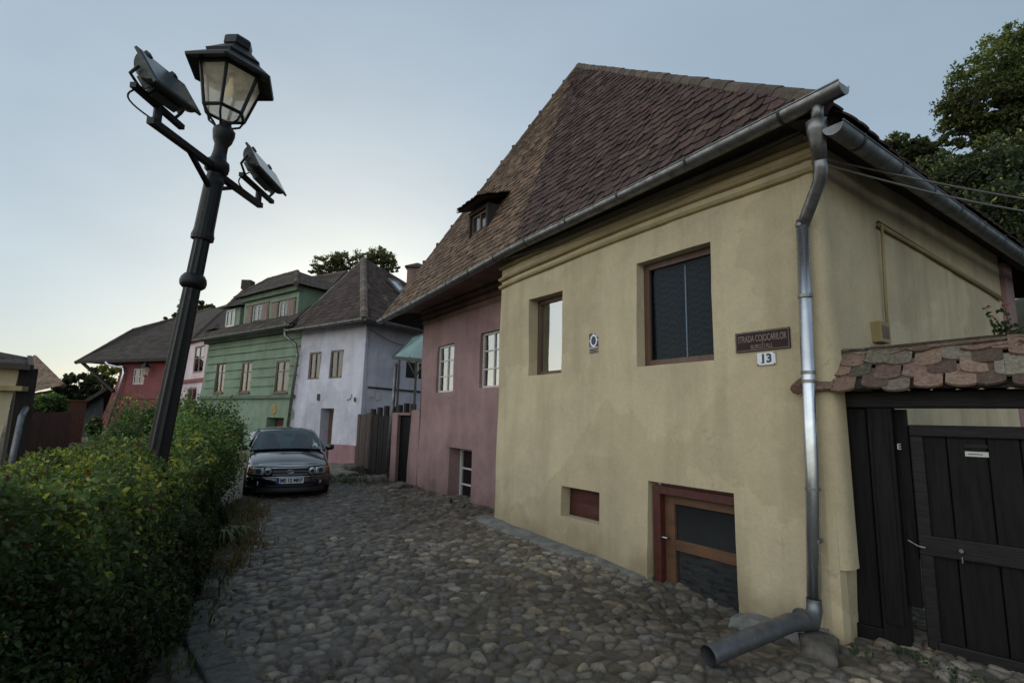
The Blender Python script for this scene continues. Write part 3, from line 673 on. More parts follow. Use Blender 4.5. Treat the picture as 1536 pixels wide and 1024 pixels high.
# ================================================================== GATE
GD = V((.72, -.69, 0)).normalized(); G0 = V((2.6, 4.36, 0)); FG = Facade(G0, G0+GD*2.4)
gate = empty('wooden_gate', G0, 'black wooden gate under a small mossy tiled roof beside the yellow house', 'gate')
mb = MB(); FG.box(mb, (-.10, .30), (.06, 1.73), (-.12, .0)); FG.box(mb, (-.08, .36), (-.2, .10), (-.14, .03)); mb.build('side_panel', M['blackwood'], gate, bev=.008)
mb = MB(); FG.box(mb, (.31, .47), (-.2, 1.73), (-.14, .04)); FG.box(mb, (.335, .445), (.15, 1.55), (.04, .05)); mb.build('post', M['blackwood'], gate, bev=.01)
mb = MB(); FG.box(mb, (1.95, 2.12), (-.2, 1.73), (-.14, .04)); mb.build('post', M['blackwood'], gate, bev=.01)
mb = MB(); FG.box(mb, (-.02, 2.3), (1.73, 1.86), (-.16, .06)); mb.build('beam', M['blackrail'], gate, bev=.012)
mb = MB()
n = 6; u = .575
for i in range(n):
    w_ = [.20, .22, .17, .20, .21, .21][i]; FG.box(mb, (u, u+w_-.008), (.02+.0*i, 1.60), (-.085, -.05-.003*(i % 2))); u += w_
leafp = mb.build('door_leaf', M['blackwood'], gate, bev=.004)
mb = MB(); FG.box(mb, (.56, 1.9), (1.52, 1.605), (-.05, -.018)); FG.box(mb, (.56, 1.9), (.67, .81), (-.05, -.012)); FG.box(mb, (.62, 1.9), (.0, .09), (-.05, -.008)); FG.box(mb, (.56, .64), (.03, 1.52), (-.05, -.02))
mb.build('rail', M['blackrail'], leafp, bev=.008)
mb = MB(); FG.box(mb, (.47, .548), (.28, 1.72), (-.12, -.06)); FG.box(mb, (.548, .58), (.62, 1.60), (-.12, -.088)); mb.build('stile', M['blackwood'], gate)
mb = MB(); FG.box(mb, (.57, 1.9), (.03, 1.59), (-.10, -.087)); mb.build('backing', M['blackwood'], leafp)
mb = MB(); FG.box(mb, (.87, .995), (1.45, 1.475), (-.05, -.042)); mb.build('letter_slot', M['dark'], leafp)
mb = MB(); FG.box(mb, (.87, .995), (1.39, 1.425), (-.05, -.043)); lb = mb.build('name_label', M['whitewood'], leafp)
mb = MB(); FG.box(mb, (.885, .965), (1.404, 1.409), (-.0432, -.0422)); mb.build('faded_print', M['signbrown'], lb)
mb = MB(); mb.tube([FG.p(.80, .74, -.02), FG.p(.80, .74, .02)], .014, 8); mb.build('knob', M['zinc'], leafp); mb = MB(); mb.tube([FG.p(.80, .70, .012), FG.p(.80, .66, .014)], .006, 6); mb.build('keyhole_pin', M['zinc'], leafp)
mb = MB(); mb.tube([FG.p(.5, .76, .0), FG.p(.56, .73, .012), FG.p(.60, .725, .012)], .006, 6); mb.build('latch', M['zinc'], gate)
mb = MB(); FG.box(mb, (.490, .497), (1.42, 1.462), (.041, .046));
for z in (1.42, 1.438, 1.456): FG.box(mb, (.490, .512), (z, z+.006), (.041, .046))
mb.build('metal_letter', M['whitewood'], gate)
mb = MB()
ra, rb = FG.p(-.10, 1.875, .30), FG.p(2.4, 1.835, .30); rc, rd = FG.p(2.4, 2.28, -.12), FG.p(-.02, 2.12, -.12)
re, rf = FG.p(2.4, 1.9, -.52), FG.p(-.02, 1.9, -.52)
mb.poly([ra, rb, rc, rd]); mb.poly([rd, rc, re, rf]); mb.poly([ra, rd, rf]); gr = mb.build('roof', M['fencewood'], gate)
mb = MB(); rt = random.Random(11)
tiles(mb, ra, rb, [ra, rb, rc, rd], w=.165, ex=.135, th=.02, base=(.165, .105, .082), var=.45, alt=((.155, .13, .10), .25), jit=.022, rnd=rt)
lichen_scale = 13
M['tile_moss'] = vcol('mossy_gate_tile', .85, 40, .55, .008, lichen=(.22, .225, .175))
mb.build('tile_courses', M['tile_moss'], gr)
mb = MB(); tiles(mb, rf, re, [rd, rc, re, rf], w=.155, ex=.15, th=.02, base=(.14, .08, .06), var=.3, rnd=rt); mb.build('tile_courses', M['tile_moss'], gr)
mb = MB(); ridge_caps(mb, rd+V((0, 0, .01)), rc+V((0, 0, .01)), .055, .30, base=(.16, .09, .07)); ridge_caps(mb, ra+V((0, 0, .02)), rd, .045, .2, base=(.16, .09, .07)); mb.build('ridge_tiles', M['tile_moss'], gr)
# stone sill under the gate
mb = MB(); mb.cc = (.2, .18, .14)
rs = random.Random(5); u = .0
while u < 2.3:
    w_ = rs.uniform(.35, .6); FG.box(mb, (u, u+w_-.02), (-.3, -.04+rs.uniform(-.03, .02)), (-.35, .12+rs.uniform(0, .1))); u += w_
mb.build('threshold', M['concrete'], gate, bev=.02)
mb = MB(); R = random.Random(77)
for _ in range(900):
    y = 2.6+R.random()**1.6*9; x0 = float(kerb_x(y))+.1; x = x0+R.random()**1.8*(3.6 if R.random() < .5 else .7)
    a = R.uniform(0, 6.28); s_ = R.uniform(.010, .024); m = R.uniform(.5, 1.3); mb.cc = (.13*m, .085*m, .04*m) if R.random() < .75 else (.12*m, .13*m, .04*m)
    z = .045+R.uniform(0, .01); d = V((math.cos(a), math.sin(a), R.uniform(-.3, .5)))*s_; e_ = V((-math.sin(a), math.cos(a), R.uniform(-.3, .3)))*s_*.5; c = V((x, y, z))
    mb.poly([c-d, c+e_, c+d, c-e_])
mb.cc = None
tag(mb.build('leaf_litter', M['leaf']), 'dry fallen leaves scattered on the cobbles near the kerb', 'leaves', kind='stuff')
# ================================================================== ROCKS
def rock(name, loc, size, label, seed, group=None, mat='stone'):
    import bmesh
    bm = bmesh.new(); bmesh.ops.create_icosphere(bm, subdivisions=3, radius=1)
    for v in bm.verts:
        k = 1+.35*noise.noise(v.co*1.3+V((seed*3.7, 0, 0)))+.12*noise.noise(v.co*4+V((seed, 2, 0)))
        c = V([math.copysign(min(abs(a), .72), a) for a in v.co]); v.co = V((c.x*size[0], c.y*size[1], c.z*size[2]))*k
    me = bpy.data.meshes.new(name); bm.to_mesh(me); bm.free(); me.materials.append(M[mat]); me.shade_smooth()
    o = bpy.data.objects.new(name, me); col.objects.link(o); o.location = loc; o.rotation_euler = (0, 0, seed)
    return tag(o, label, 'rock', group)
rock('rock', (2.22, 3.95, .0), (.26, .16, .13), 'large flat rock propping the downpipe outlet', 1)
rock('rock', (2.05, 3.78, -.03), (.12, .09, .07), 'small pale rock in front of the large flat rock under the outlet pipe', 2.2)
rock('rock', at(665, 751, 9.9), (.2, .13, .09), 'dark rounded rock beside the pink wall below its basement window', 3.1)
rock('rock', at(693, 757, 9.45), (.11, .08, .05), 'smaller dark stone to the right of the rock below the pink basement window', 4.4)
rock('rock', at(600, 731, 11.9), (.33, .22, .13), 'flat brown rock in front of the dark narrow door', 5.3)
rock('rock', at(565, 722, 12.6), (.30, .24, .18), 'dark bulky rock at the foot of the leaning pipe', 6.7)
rock('rock', at(541, 706, 14.6), (.5, .35, .25), 'mossy boulder below the brown board fence', 7.1)
rock('rock', at(523, 712, 14.0), (.34, .2, .12), 'pale blue grey stone lying in the grass by the white house', 8.8, mat='concrete')
rock('rock', at(553, 700, 14.8), (.4, .3, .25), 'grey boulder between the mossy boulder and the leaning pipe', 9.8)
# ================================================================== WHITE, GREEN, NARROW, RED HOUSES
WC = V((-4.78, 16.83, 0)); we = V((-.8, .6, 0)); wn_in = V((.6, .8, 0))
FWf = Facade(WC+we*5, WC)
whouse = empty('white_house', WC, 'bluish white plastered house with pink plinth, steep dark roof and skylight', 'house')
mb = MB(); ops = [(1.86, 2.56, 2.80, 3.77, .06), (3.13, 3.86, 2.80, 3.77, .06), (2.86, 3.62, -.3, 1.78, .35)]
wall_mesh(mb, FWf, 1.25, 5, -.4, 4.75, ops, seg=.35, lean=(.06, .0), batter=.12, wob=.02, seed=12)
FWs = Facade(WC, WC+wn_in*7); o2 = [(1.75, 2.95, 2.86, 3.52, .06)]
wall_mesh(mb, FWs, 0, 7, -.4, 4.75, o2, seg=.35, batter=.12, wob=.02, seed=13)
rows = []
for z in (-.4, .4, 1.2, 2.0, 3.0, 4.0, 4.75):
    b = .12*((4.75-z)/5.15)**1.5+.004; rows.append([FWf.p(4.86, z, b), FWf.p(4.94, z, b+.022), WC+FWf.n*(b+.02)+FWs.n*(b+.02)+V((0, 0, z)), FWs.p(.06, z, b+.022), FWs.p(.14, z, b)])
mb.grid(rows)
mb.build('wall', M['white'], whouse)
for a in ops[:2]: window(whouse, FWf, *a[:4], -.01, 'brown', .06, mull=(.5,), curtain='curtain_grey', glass='glass_mid')
mb = MB(); FWf.box(mb, (2.86, 3.62), (-.3, 1.78), (-.36, -.34)); mb.build('reveal', M['white'], whouse)
mb = MB(); FWf.box(mb, (2.9, 3.62), (-.3, 1.70), (-.338, -.26)); d = mb.build('door', M['brown'], whouse)
mb = MB(); mb.lathe(FWf.p(3.32, .85, -.26), FWf.n, [(0, .04), (.05, .05), (.08, .02)], 10); mb.build('knob', M['whitewood'], d)
mb = MB(); FWf.box(mb, (3.62, 5.02), (-.4, .62), (.06, .17)); mb.obox(FWs.A, FWs.e, FWs.n, V((0, 0, 1)), (-.15, 2.2), (.06, .17), (-.4, .60)); mb.build('plinth', M['plinth'], whouse, bev=.02)
mb = MB(); mb.tube([FWs.p(.15, 2.48, .06), FWs.p(4, 2.43, .06)], .03, 6); mb.build('conduit', M['darkmetal'], whouse)
for (a, b) in ((1.75, 2.35), (2.35, 2.95)): window(whouse, FWs, a, b, 2.86, 3.52, -.01, 'whitewood', .05, glass='glass_far', dark=False)
for u, z in ((.25, 2.38), (.5, 2.3)):
    mb = MB(); FWs.box(mb, (u, u+.16), (z-.22, z), (.05, .07)); mb.build('patch', M['pale'], whouse)  # pale boxes paint slight sunlit patches onto the wall
mb = MB(); FWf.box(mb, (2.62, 2.74), (2.05, 2.28), (.07, .10)); mb.build('wall_plate', M['darkmetal'], whouse)
mb = MB(); mb.tube([FWf.p(4.3, 2.05, .08), FWf.p(4.5, 2.1, .08), FWf.p(4.55, 2.25, .08)], .012, 5); mb.build('wire_bracket', M['darkmetal'], whouse); mb = MB(); mb.tube([FWf.p(4.75, 2.0, .1), FWf.p(4.75, 2.14, .1)], .03, 6); mb.build('insulator', M['darkmetal'], whouse)
zE = 4.62
eFR = FWf.p(5.45, zE, .45); eFL = FWf.p(1.0, zE, .45); eBR = eFR+wn_in*8; eBL = eFL+wn_in*8; pk = at(545, 389, 20.3)
mb = MB()
for f in ((eFL, eFR, pk), (eFR, eBR, pk), (eBR, eBL, pk), (eBL, eFL, pk)): mb.poly(f)
mb.poly([eFL, eFR, eBR, eBL]); rf = mb.build('roof', M['fencewood'], whouse)
mb = MB(); tiles(mb, eFL, eFR, [eFL, eFR, pk], w=.2, ex=.2, base=(.058, .038, .034), var=.4, jit=.008); tiles(mb, eFR, eBR, [eFR, eBR, pk], w=.2, ex=.2, base=(.062, .040, .034), var=.4, alt=((.16, .11, .085), .1), jit=.008)
mb.build('tile_courses', M['tile'], rf)
mb = MB(); ridge_caps(mb, eFR, pk, .13, .4, base=(.17, .13, .11)); ridge_caps(mb, eFL, pk, .05, .4, base=(.17, .15, .14)); ridge_caps(mb, pk, eBR, .1, .4, base=(.09, .06, .055)); mb.build('ridge_tiles', M['tile'], rf)
sk = [at(x, y, D) for x, y, D in ((578, 426, 19.9), (590, 430, 20.3), (604, 446, 19.9), (593, 444, 19.5))]
nn = (eBR-eFR).cross(pk-eFR).normalized(); nn = nn if nn.z > 0 else -nn
sk = [p-nn*((p-eFR).dot(nn)-.12) for p in sk]
mb = MB(); mb.poly(sk); mb.build('skylight', simple('skylight_glass', (.45, .5, .55), .1, spec=1), rf)
mb = MB()
for k in range(4): mb.beam(sk[k], sk[(k+1) % 4], .05, .1)
mb.build('skylight_frame', M['zinc'], rf)
gutter('gutter', FWf.p(1.0, zE-.04, .52), FWf.p(5.5, zE-.04, .52), .08, 5, 'zinc', whouse)
gutter('gutter', FWs.p(-.5, zE-.04, .52), FWs.p(7.5, zE-.04, .52), .08, 7, 'zinc_dull', whouse)
mb = MB(); mb.tube([FWf.p(.9, 4.9, .5), FWf.p(.95, 4.4, .5), FWf.p(1.25, 4.1, .25), FWf.p(1.3, 3.7, .16), FWf.p(1.0, 0, .2)], .055, 10); mb.build('downpipe', M['zinc'], whouse, smooth=True)
mb = MB(); mb.tube([FWs.p(.1+2.6*i/12, 4.35-.28*math.sin(math.pi*i/12)-.1*i/12, .1) for i in range(13)], .012, 5); mb.build('cable', M['blackcable'], whouse)
# chimney behind
ch = empty('chimney', at(627, 410, 24), 'small plastered chimney with a cap behind the white house roof', 'chimney')
c = at(625, 425, 24); mb = MB(); mb.box(c, (.8, .8, 1.3)); mb.build('stack', M['soffit'], ch)
mb = MB(); rows = [[c+V((a*s, b*s, z)) for a, b in ((-.5, -.5), (.5, -.5), (.5, .5), (-.5, .5))] for s, z in ((1, .65), (1, .72), (.05, 1.0))]; mb.grid(rows, closed=True); mb.build('cap', M['tile_far'], ch)
mb = MB(); mb.box(c-V((0, 0, 3)), (5, 4, 4.7)); mb.build('house_body', M['soffit'], ch)
# ---- green house
FGr = Facade(WC+we*10.5-wn_in*.0, WC); ghouse = empty('green_house', FGr.p(3, 0, 0), 'green plastered house with a wide green dormer and brown windows', 'house')
gw = [(.15, 1.0, 2.42, 3.72, .08), (2.40, 3.28, 2.40, 3.66, .08), (5.12, 6.1, 2.36, 3.58, .08)]
gops = gw+[(2.3, 3.2, .3, 1.15, .2), (4.85, 6.05, -.3, 1.42, .35)]
mb = MB(); wall_mesh(mb, FGr, -.85, 6.72, -.4, 4.9, gops, seg=.4, lean=(.14, 0), batter=.1, wob=.02, seed=20)
mb.grid([[FGr.p(-.9, z, .0), FGr.p(-.9, z, -7)] for z in (-.4, 4.9)]); mb.build('wall', M['green'], ghouse)
mb = MB()
FGr.box(mb, (-1.2, 6.7), (2.14, 2.26), (0, .16)); FGr.box(mb, (-.95, 6.7), (4.62, 4.85), (0, .2))
mb.build('cornice', M['green_trim'], ghouse)
mb = MB(); segs = [(-.9, .1), (1.05, 2.35), (3.33, 5.07), (6.15, 6.7)]
for z in (2.62, 2.98, 3.34, 3.7, 4.05, 4.35):
    for a, b in (segs if z < 3.7 else [(-.8, 6.7)]): FGr.box(mb, (a, b), (z, z+.028), (.0, .065))
mb.build('moulding', M['green'], ghouse)
for a in gw: window(ghouse, FGr, *a[:4], -.01, 'brown', .075, mull=(.5,), bars=(.66,), curtain='curtain', glass='glass_mid', sill=.1)
window(ghouse, FGr, 2.3, 3.2, .3, 1.15, -.1, 'shutter', .07, glass='glass_far', dark=False)
mb = MB(); FGr.box(mb, (4.85, 6.05), (-.3, 1.42), (-.36, -.34)); mb.build('reveal', M['green'], ghouse)
mb = MB(); FGr.box(mb, (5.0, 6.05), (-.3, 1.38), (-.338, -.26)); mb.build('door', M['shutter'], ghouse)
mb = MB(); mb.lathe(FGr.p(5.3, 1.72, .04), FGr.n, [(0, .2), (.03, .2), (.04, .17)], 16); mb.build('round_plaque', simple('ochre', (.28, .2, .06), .6), ghouse)
mb = MB(); FGr.box(mb, (3.75, 4.15), (.55, .85), (.05, .1)); mb.build('meter_box', M['enamel'], ghouse)
gE = 4.82; gFL = FGr.p(-1.6, gE, .5); gFR = FGr.p(6.9, gE, .5); RL = at(370, 432, 27.5); RR = at(520, 408, 24.0); gBL = FGr.p(-1.6, gE, -9)
mb = MB(); mb.poly([gFL, gFR, RR, RL]); mb.poly([gFL, RL, gBL]); mb.poly([gFR, RR, FGr.p(6.9, gE, -9)]); mb.poly([gBL, FGr.p(6.9, gE, -9), RR, RL]); mb.poly([gFL, gFR, FGr.p(6.9, gE, -9), gBL])
grf = mb.build('roof', M['fencewood'], ghouse)
mb = MB(); tiles(mb, gFL, gFR, [gFL, gFR, RR, RL], w=.24, ex=.24, base=(.07, .052, .042), var=.4, jit=.01); mb.build('tile_courses', M['tile'], grf)
mb = MB(); ridge_caps(mb, gFL, RL, .11, .45); ridge_caps(mb, RL, RR, .11, .45); mb.box(at(372, 428, 27.5), (.5, .5, .5)); mb.build('ridge_tiles', M['tile'], grf)
gutter('gutter', FGr.p(-1.7, gE-.05, .58), FGr.p(6.9, gE-.05, .58), .08, 8, 'zinc_dull', ghouse)
# wide dormer
db = -.2; mb = MB(); dw = [(1.92, 3.8, 5.27, 6.10, .06), (4.02, 5.78, 5.25, 6.03, .06)]
FDm = Facade(FGr.p(0, 0, db), FGr.p(1, 0, db))
wall_mesh(mb, FDm, 1.72, 5.95, 4.9, 6.5, dw, seg=.6, wob=.01)
mb.grid([[FDm.p(5.95, z, 0), FDm.p(5.95, z, -4)] for z in (4.9, 6.5)]); mb.grid([[FDm.p(1.72, z, -4), FDm.p(1.72, z, 0)] for z in (4.9, 6.5)])
dm = mb.build('dormer', M['green'], ghouse)
mb = MB(); FDm.box(mb, (1.6, 6.02), (6.30, 6.52), (-.05, .14)); FDm.box(mb, (1.6, 6.0), (5.12, 5.22), (0, .16)); mb.build('cornice', M['green_trim'], dm)
for a in dw:
    w = window(dm, FDm, a[0]+.55, a[1]-.55, a[2], a[3], -.01, 'whitewood', .06, mull=(.5,), curtain='curtain_white', glass='glass_mid')
    for s in ((a[0], a[0]+.54), (a[1]-.54, a[1])):
        mb = MB(); FDm.box(mb, s, (a[2], a[3]), (-.02, .03)); FDm.box(mb, (s[0]+.07, s[1]-.07), (a[2]+.1, a[3]-.1), (.03, .04)); mb.build('shutter', M['brown'], dm)
    for zz in (a[2]-.03, a[3]): mb = MB(); FDm.box(mb, (a[0]-.02, a[1]+.02), (zz, zz+.03), (-.02, .06)); mb.build('ledge', M['brown'], dm)
z6 = 6.52; q = [FDm.p(1.4, z6, .3), FDm.p(6.2, z6, .3), FDm.p(6.2, z6, -4.2), FDm.p(1.4, z6, -4.2)]; dk = at(446, 407, 21.6); dk2 = dk-we*0+V((-2.2, .4, 0))+wn_in*1.2
dk2 = dk+we*2.3
mb = MB(); mb.poly([q[0], q[1], dk, dk2]); mb.poly([q[1], q[2], dk]); mb.poly([q[0], dk2, q[3]]); mb.poly([q[2], q[3], dk2, dk]); mb.poly(q)
tiles(mb, q[0], q[1], [q[0], q[1], dk, dk2], w=.24, ex=.22, base=(.07, .053, .043), var=.35); tiles(mb, q[1], q[2], [q[1], q[2], dk], w=.24, ex=.22, base=(.08, .06, .05), var=.35)
ridge_caps(mb, q[1], dk, .1, .4); ridge_caps(mb, dk, dk2, .1, .4); ridge_caps(mb, dk2, q[0], .1, .4)
mb.build('dormer_roof', M['tile'], ghouse)
# small dormer
FD2 = Facade(FGr.p(.12, 0, -.2), FGr.p(1.12, 0, -.2))
mb = MB(); FD2.box(mb, (-.1, 1.25), (4.9, 6.2), (-2.5, 0)); d2 = mb.build('dormer', M['green'], ghouse)
window(d2, FD2, .08, .88, 5.35, 6.13, .05, 'whitewood', .07, mull=(.5,), curtain=None, glass='glass_far', dark=False)
mb = MB(); q = [FD2.p(-.35, 6.2, .25), FD2.p(1.5, 6.2, .25), FD2.p(1.5, 6.9, -2.6), FD2.p(-.35, 6.9, -2.6)]; mb.poly(q); tiles(mb, q[0], q[1], q, w=.24, ex=.22, base=(.07, .053, .043)); mb.build('dormer_roof', M['tile'], ghouse)
# ---- narrow pale house
FN = Facade((-17.6, 27.6), (-13.75, 23.9)); nh = empty('narrow_house', FN.p(2, 0, 0), 'narrow pale house with rose trim between the red and green houses', 'house')
nops = [(2.25, 3.75, 3.40, 4.75, .08), (1.7, 3.5, 1.5, 2.75, .08)]
nops = [(2.3, 3.9, 3.45, 4.8, .08), (1.8, 3.3, 1.4, 2.75, .08)]
mb = MB(); wall_mesh(mb, FN, 0, FN.L, -.4, 5.2, nops, seg=.6, wob=.01); mb.build('wall', M['pale'], nh)
for a in nops: window(nh, FN, *a[:4], -.01, 'pink', .09, mull=(.5,), bars=(.55,), curtain='curtain_white' if a[2] > 3 else None)
mb = MB(); FN.box(mb, (0, FN.L), (5.02, 5.35), (0, .15)); FN.box(mb, (0, FN.L), (3.0, 3.16), (0, .1)); mb.build('cornice', M['rosetrim'], nh)
q = [FN.p(-1, 5.3, .3), FN.p(FN.L+.8, 5.3, .3), at(345, 455, 30), at(268, 478, 34)]
mb = MB(); mb.poly(q); mb.poly([q[1], q[2], FN.p(FN.L+.8, 5.3, -8)]); tiles(mb, q[0], q[1], q, w=.3, ex=.28, base=(.06, .045, .038)); mb.build('roof', M['tile'], nh)
# ---- red house
FR = Facade((-22.7, 29.5), (-17.3, 27.9)); rh = empty('red_house', FR.p(2, 0, 0), 'dark red house with sweeping brown roof and a strutted eave at the lane end', 'house')
rops = [(1.70, 2.55, 3.0, 3.88, .1), (3.1, 3.8, .2, 1.72, .2)]
mb = MB(); wall_mesh(mb, FR, .9, FR.L, -.4, 4.3, rops, seg=.5, lean=(.30, 0), batter=.25, wob=.03, seed=30)
FRs = Facade(FR.p(.9, 0, -7), FR.p(.9, 0, 0)); 
mb.grid([[FR.p(.9-.28*(4.3-z), z, .25*((4.3-z)/4.7)**1.5), FR.p(.9-.28*(4.3-z), z, -7)] for z in (-.4, .8, 2, 3.2, 4.3)]); mb.build('wall', M['red'], rh)
window(rh, FR, *rops[0][:4], -.01, 'pale', .07, mull=(.5,), bars=(.5,), glass='glass_far', dark=False)
window(rh, FR, *rops[1][:4], -.1, 'shutter', .08, glass='glass_far', dark=False)
mb = MB(); FR.box(mb, (.6, FR.L), (2.22, 2.27), (.05, .13)); mb.build('moulding', M['red'], rh)
rz = 4.32; rFL = at(114, 543, 29.6); rFR = FR.p(FR.L+.3, rz, .5)
m1 = at(200, 494, 32.5); m2 = at(268, 476, 34); m3 = at(318, 462, 33)
rFM = FR.p(1.9, rz, .5)
mb = MB(); poly1 = [rFL, rFR, m2, m1]; mb.poly(poly1); mb.poly([rFR, m3, m2]); bk = FR.p(-1.5, rz, -8); mb.poly([rFL, m1, bk]); mb.poly([rFL, rFR, FR.p(FR.L, rz, -8), bk])
rr = mb.build('roof', M['fencewood'], rh)
mb = MB(); tiles(mb, rFL, rFR, poly1, w=.3, ex=.3, base=(.06, .045, .038), var=.35); mb.build('tile_courses', M['tile'], rr)
mb = MB(); ridge_caps(mb, rFL, m1, .10, .5); ridge_caps(mb, m1, m2, .1, .5); ridge_caps(mb, m2, m3, .1, .5); mb.build('ridge_tiles', M['tile'], rr)
mb = MB(); mb.beam(FR.p(-1.9, rz-.1, .3), FR.p(.55, 2.6, .12), .13, .13); mb.build('strut', M['fencewood'], rh)
mb = MB(); mb.beam(rFL, rFR, .12, .16); mb.build('eave_board', M['fencewood'], rh)
mb = MB(); mb.tube([FR.p(.35, 4.2, .6), FR.p(.5, 4.05, .6), FR.p(1.15, 3.9, .2), FR.p(1.2, 3.6, .17), FR.p(.75, .05, .45)], .07, 8); mb.build('downpipe', M['zinc_new'], rh, smooth=True)
# wall lantern on the red house
wl = empty('wall_lantern', FR.p(3.1, 3.9, .3), 'black wall lantern hanging on the red house', 'lantern'); c = FR.p(3.1, 3.45, .45)
mb = MB(); mb.lathe(c, (0, 0, 1), [(.0, .1), (.02, .12), (.42, .2), (.44, .2)], 6); mb.build('glass', M['lampglass'], wl)
mb = MB(); mb.lathe(c+V((0, 0, .44)), (0, 0, 1), [(0, .27), (.04, .27), (.2, .1), (.3, .05)], 6); mb.tube([c+V((0, 0, .7)), c+V((0, 0, .85)), FR.p(3.1, 4.3, .0)], .025, 6); mb.lathe(c-V((0, 0, .06)), (0, 0, 1), [(0, .04), (.06, .12)], 6); mb.build('cap', M['iron'], wl)
# ---- courtyard fence, door and shelter between white and pink houses
FF = Facade((-5.0, 15.0), (-4.05, 14.2))
a0 = at(533, 690, 14.6); a1 = at(552, 702, 14.2); a2 = at(584, 712, 13.4)
def board_fence(name, A, B, z0, z1, label, mat, slope=0, w=.14, group=None):
    F = Facade((A.x, A.y), (B.x, B.y)); mb = MB(); u = 0; r = random.Random(len(label))
    while u < F.L:
        F.box(mb, (u, u+w-.012), (z0+r.uniform(-.02, .02), z1+slope*u+r.uniform(-.03, .03)), (-.02, r.uniform(.0, .012))); u += w
    f = empty(name, F.p(0, z0, 0), label, 'fence', group); mb.build('boards', M[mat], f)
    mb = MB(); F.box(mb, (0, F.L), (z0+.3, z0+.4), (-.08, -.022)); F.box(mb, (0, F.L), (z1-.4, z1-.3), (-.08, -.022)); mb.build('rail', M[mat], f); return F
zt0 = at(541, 620, 14.6).z; zt1 = at(556, 622, 14.2).z; zt2 = at(584, 623, 13.4).z
M['fencemid'] = simple('brown_fence_wood', (.075, .05, .045), .8, nscale=10, amt=.6, bumpd=.01, stretch=(3, 3, .3))
board_fence('board_fence', a0, a1, .15, zt0, 'weathered brown board panel against the white house corner', 'fencemid')
board_fence('board_fence', a1, a2, .05, zt1, 'black board fence right of the weathered brown panel', 'blackwood')
st = empty('roofing_stack', at(575, 620, 13.9), 'row of round dark posts sticking up behind the black board fence', 'posts')
for i in range(7):
    mb = MB(); p = at(560+10*i, 618-i*1.2, 14.7-.14*i); mb.tube([p-V((0, 0, 1.2)), p+V((0, 0, .09+.02*(i % 3)))], .08, 8); mb.build('post', M['fencewood'], st)
b0 = at(585, 727, 12.75); b1 = at(597, 727, 12.6); b2 = at(612, 727, 12.5)
yd = empty('yard_door', (b1.x, b1.y, 0), 'narrow black yard door with a pink gatepost beside the pink house', 'door')
FYD = Facade((b0.x, b0.y), (b2.x, b2.y)); LL = FYD.L
mb = MB(); FYD.box(mb, (0, .17), (-.3, 1.66), (-.2, .05)); FYD.box(mb, (.17, LL), (1.6, 1.66), (-.2, .04)); mb.build('gatepost', M['pink'], yd, bev=.01)
mb = MB(); FYD.box(mb, (.17, LL), (-.2, 1.6), (-.12, -.06)); mb.build('leaf', M['blackwood'], yd)
cn = empty('entrance_canopy', at(610, 600, 13.4), 'green glass canopy on thin metal posts beside the pink house', 'canopy')
c1 = at(589, 536, 13.8); c2 = at(640, 541, 12.6); c3 = at(640, 500, 14.2); c4 = at(619, 506, 15.3)
mb = MB(); mb.poly([c1, c2, c3, c4]); mb.poly([p-V((0, 0, .02)) for p in (c1, c2, c3, c4)]); mb.build('roof_sheet', M['greenglass'], cn)
mb = MB(); mb.beam(c1, c2, .06, .09); mb.beam(c1, c4, .05, .05); mb.beam(c4, c3, .05, .05); mb.beam(c1.lerp(c2, .5), c4.lerp(c3, .5), .03, .03)
for x in (.22, .72): p = c1.lerp(c2, x); mb.beam(p, V((p.x, p.y, 0)), .05, .05, up=(1, 0, 0))
p = c1.lerp(c2, .72); mb.beam(p-V((0, 0, .4)), c1.lerp(c2, .45), .03, .03); mb.beam(p-V((0, 0, .4)), c1.lerp(c2, .98), .03, .03)
mb.build('frame', M['darkmetal'], cn)
mb = MB(); mb.tube([at(594, 545, 13.0), at(590, 600, 12.95), at(580, 705, 12.9)], .045, 8); tag(mb.build('leaning_pipe', M['zinc_dull'], None, smooth=True), 'leaning grey metal pipe in front of the black board fence', 'pipe')
# ================================================================== STREET LAMP
def LP(z):  # leaning axis of the lamp post
    return V((-2.70+.094*z-.004*max(0, z-3), 3.9, z))
axL = (LP(4)-LP(1)).normalized()
lamp = empty('street_lamp', LP(0), 'leaning black street lamp with glass lantern and two floodlights rising from the hedge', 'street lamp')
mb = MB(); n = 20; prof = [(-.3, .084), (.2, .082), (.9, .078), (2.0, .068), (2.5, .062), (2.95, .058)]
rows = []
for h, r in prof: rows.append([LP(0)+axL*h + V((1, 0, 0))*(r*(1 if k % 2 else .9)*math.cos(2*math.pi*k/n)) + V((0, 1, 0))*(r*(1 if k % 2 else .9)*math.sin(2*math.pi*k/n)) for k in range(n)])
mb.grid(rows, closed=True)
mb.lathe(LP(0)+axL*2.93, axL, [(0, .066), (.0, .080), (.03, .082), (.06, .074), (.09, .071), (.44, .068), (.48, .073), (.52, .06), (.56, .058)], 16); mb.build('pole', M['iron'], lamp)
o = MB(); o.lathe(LP(0)+axL*2.56, axL, [(-.02, .068), (.0, .088), (.03, .094), (.06, .088), (.09, .068)], 18); o.build('collar', M['iron'], lamp, smooth=True)
mb = MB(); mb.lathe(LP(0)+axL*3.48, axL, [(0, .06), (.02, .085), (.06, .09), (.1, .082), (.12, .058), (.18, .05), (.24, .05), (.28, .07), (.34, .082), (.37, .08), (.40, .05), (.44, .035)], 18); mb.build('capital', M['iron'], lamp, smooth=True)
LB = LP(0)+axL*3.90+V((-.03, 0, 0))
lan = MB(); rot = V((math.cos(.35), math.sin(.35), 0)); rot = (rot-axL*rot.dot(axL)).normalized(); ry = axL.cross(rot)
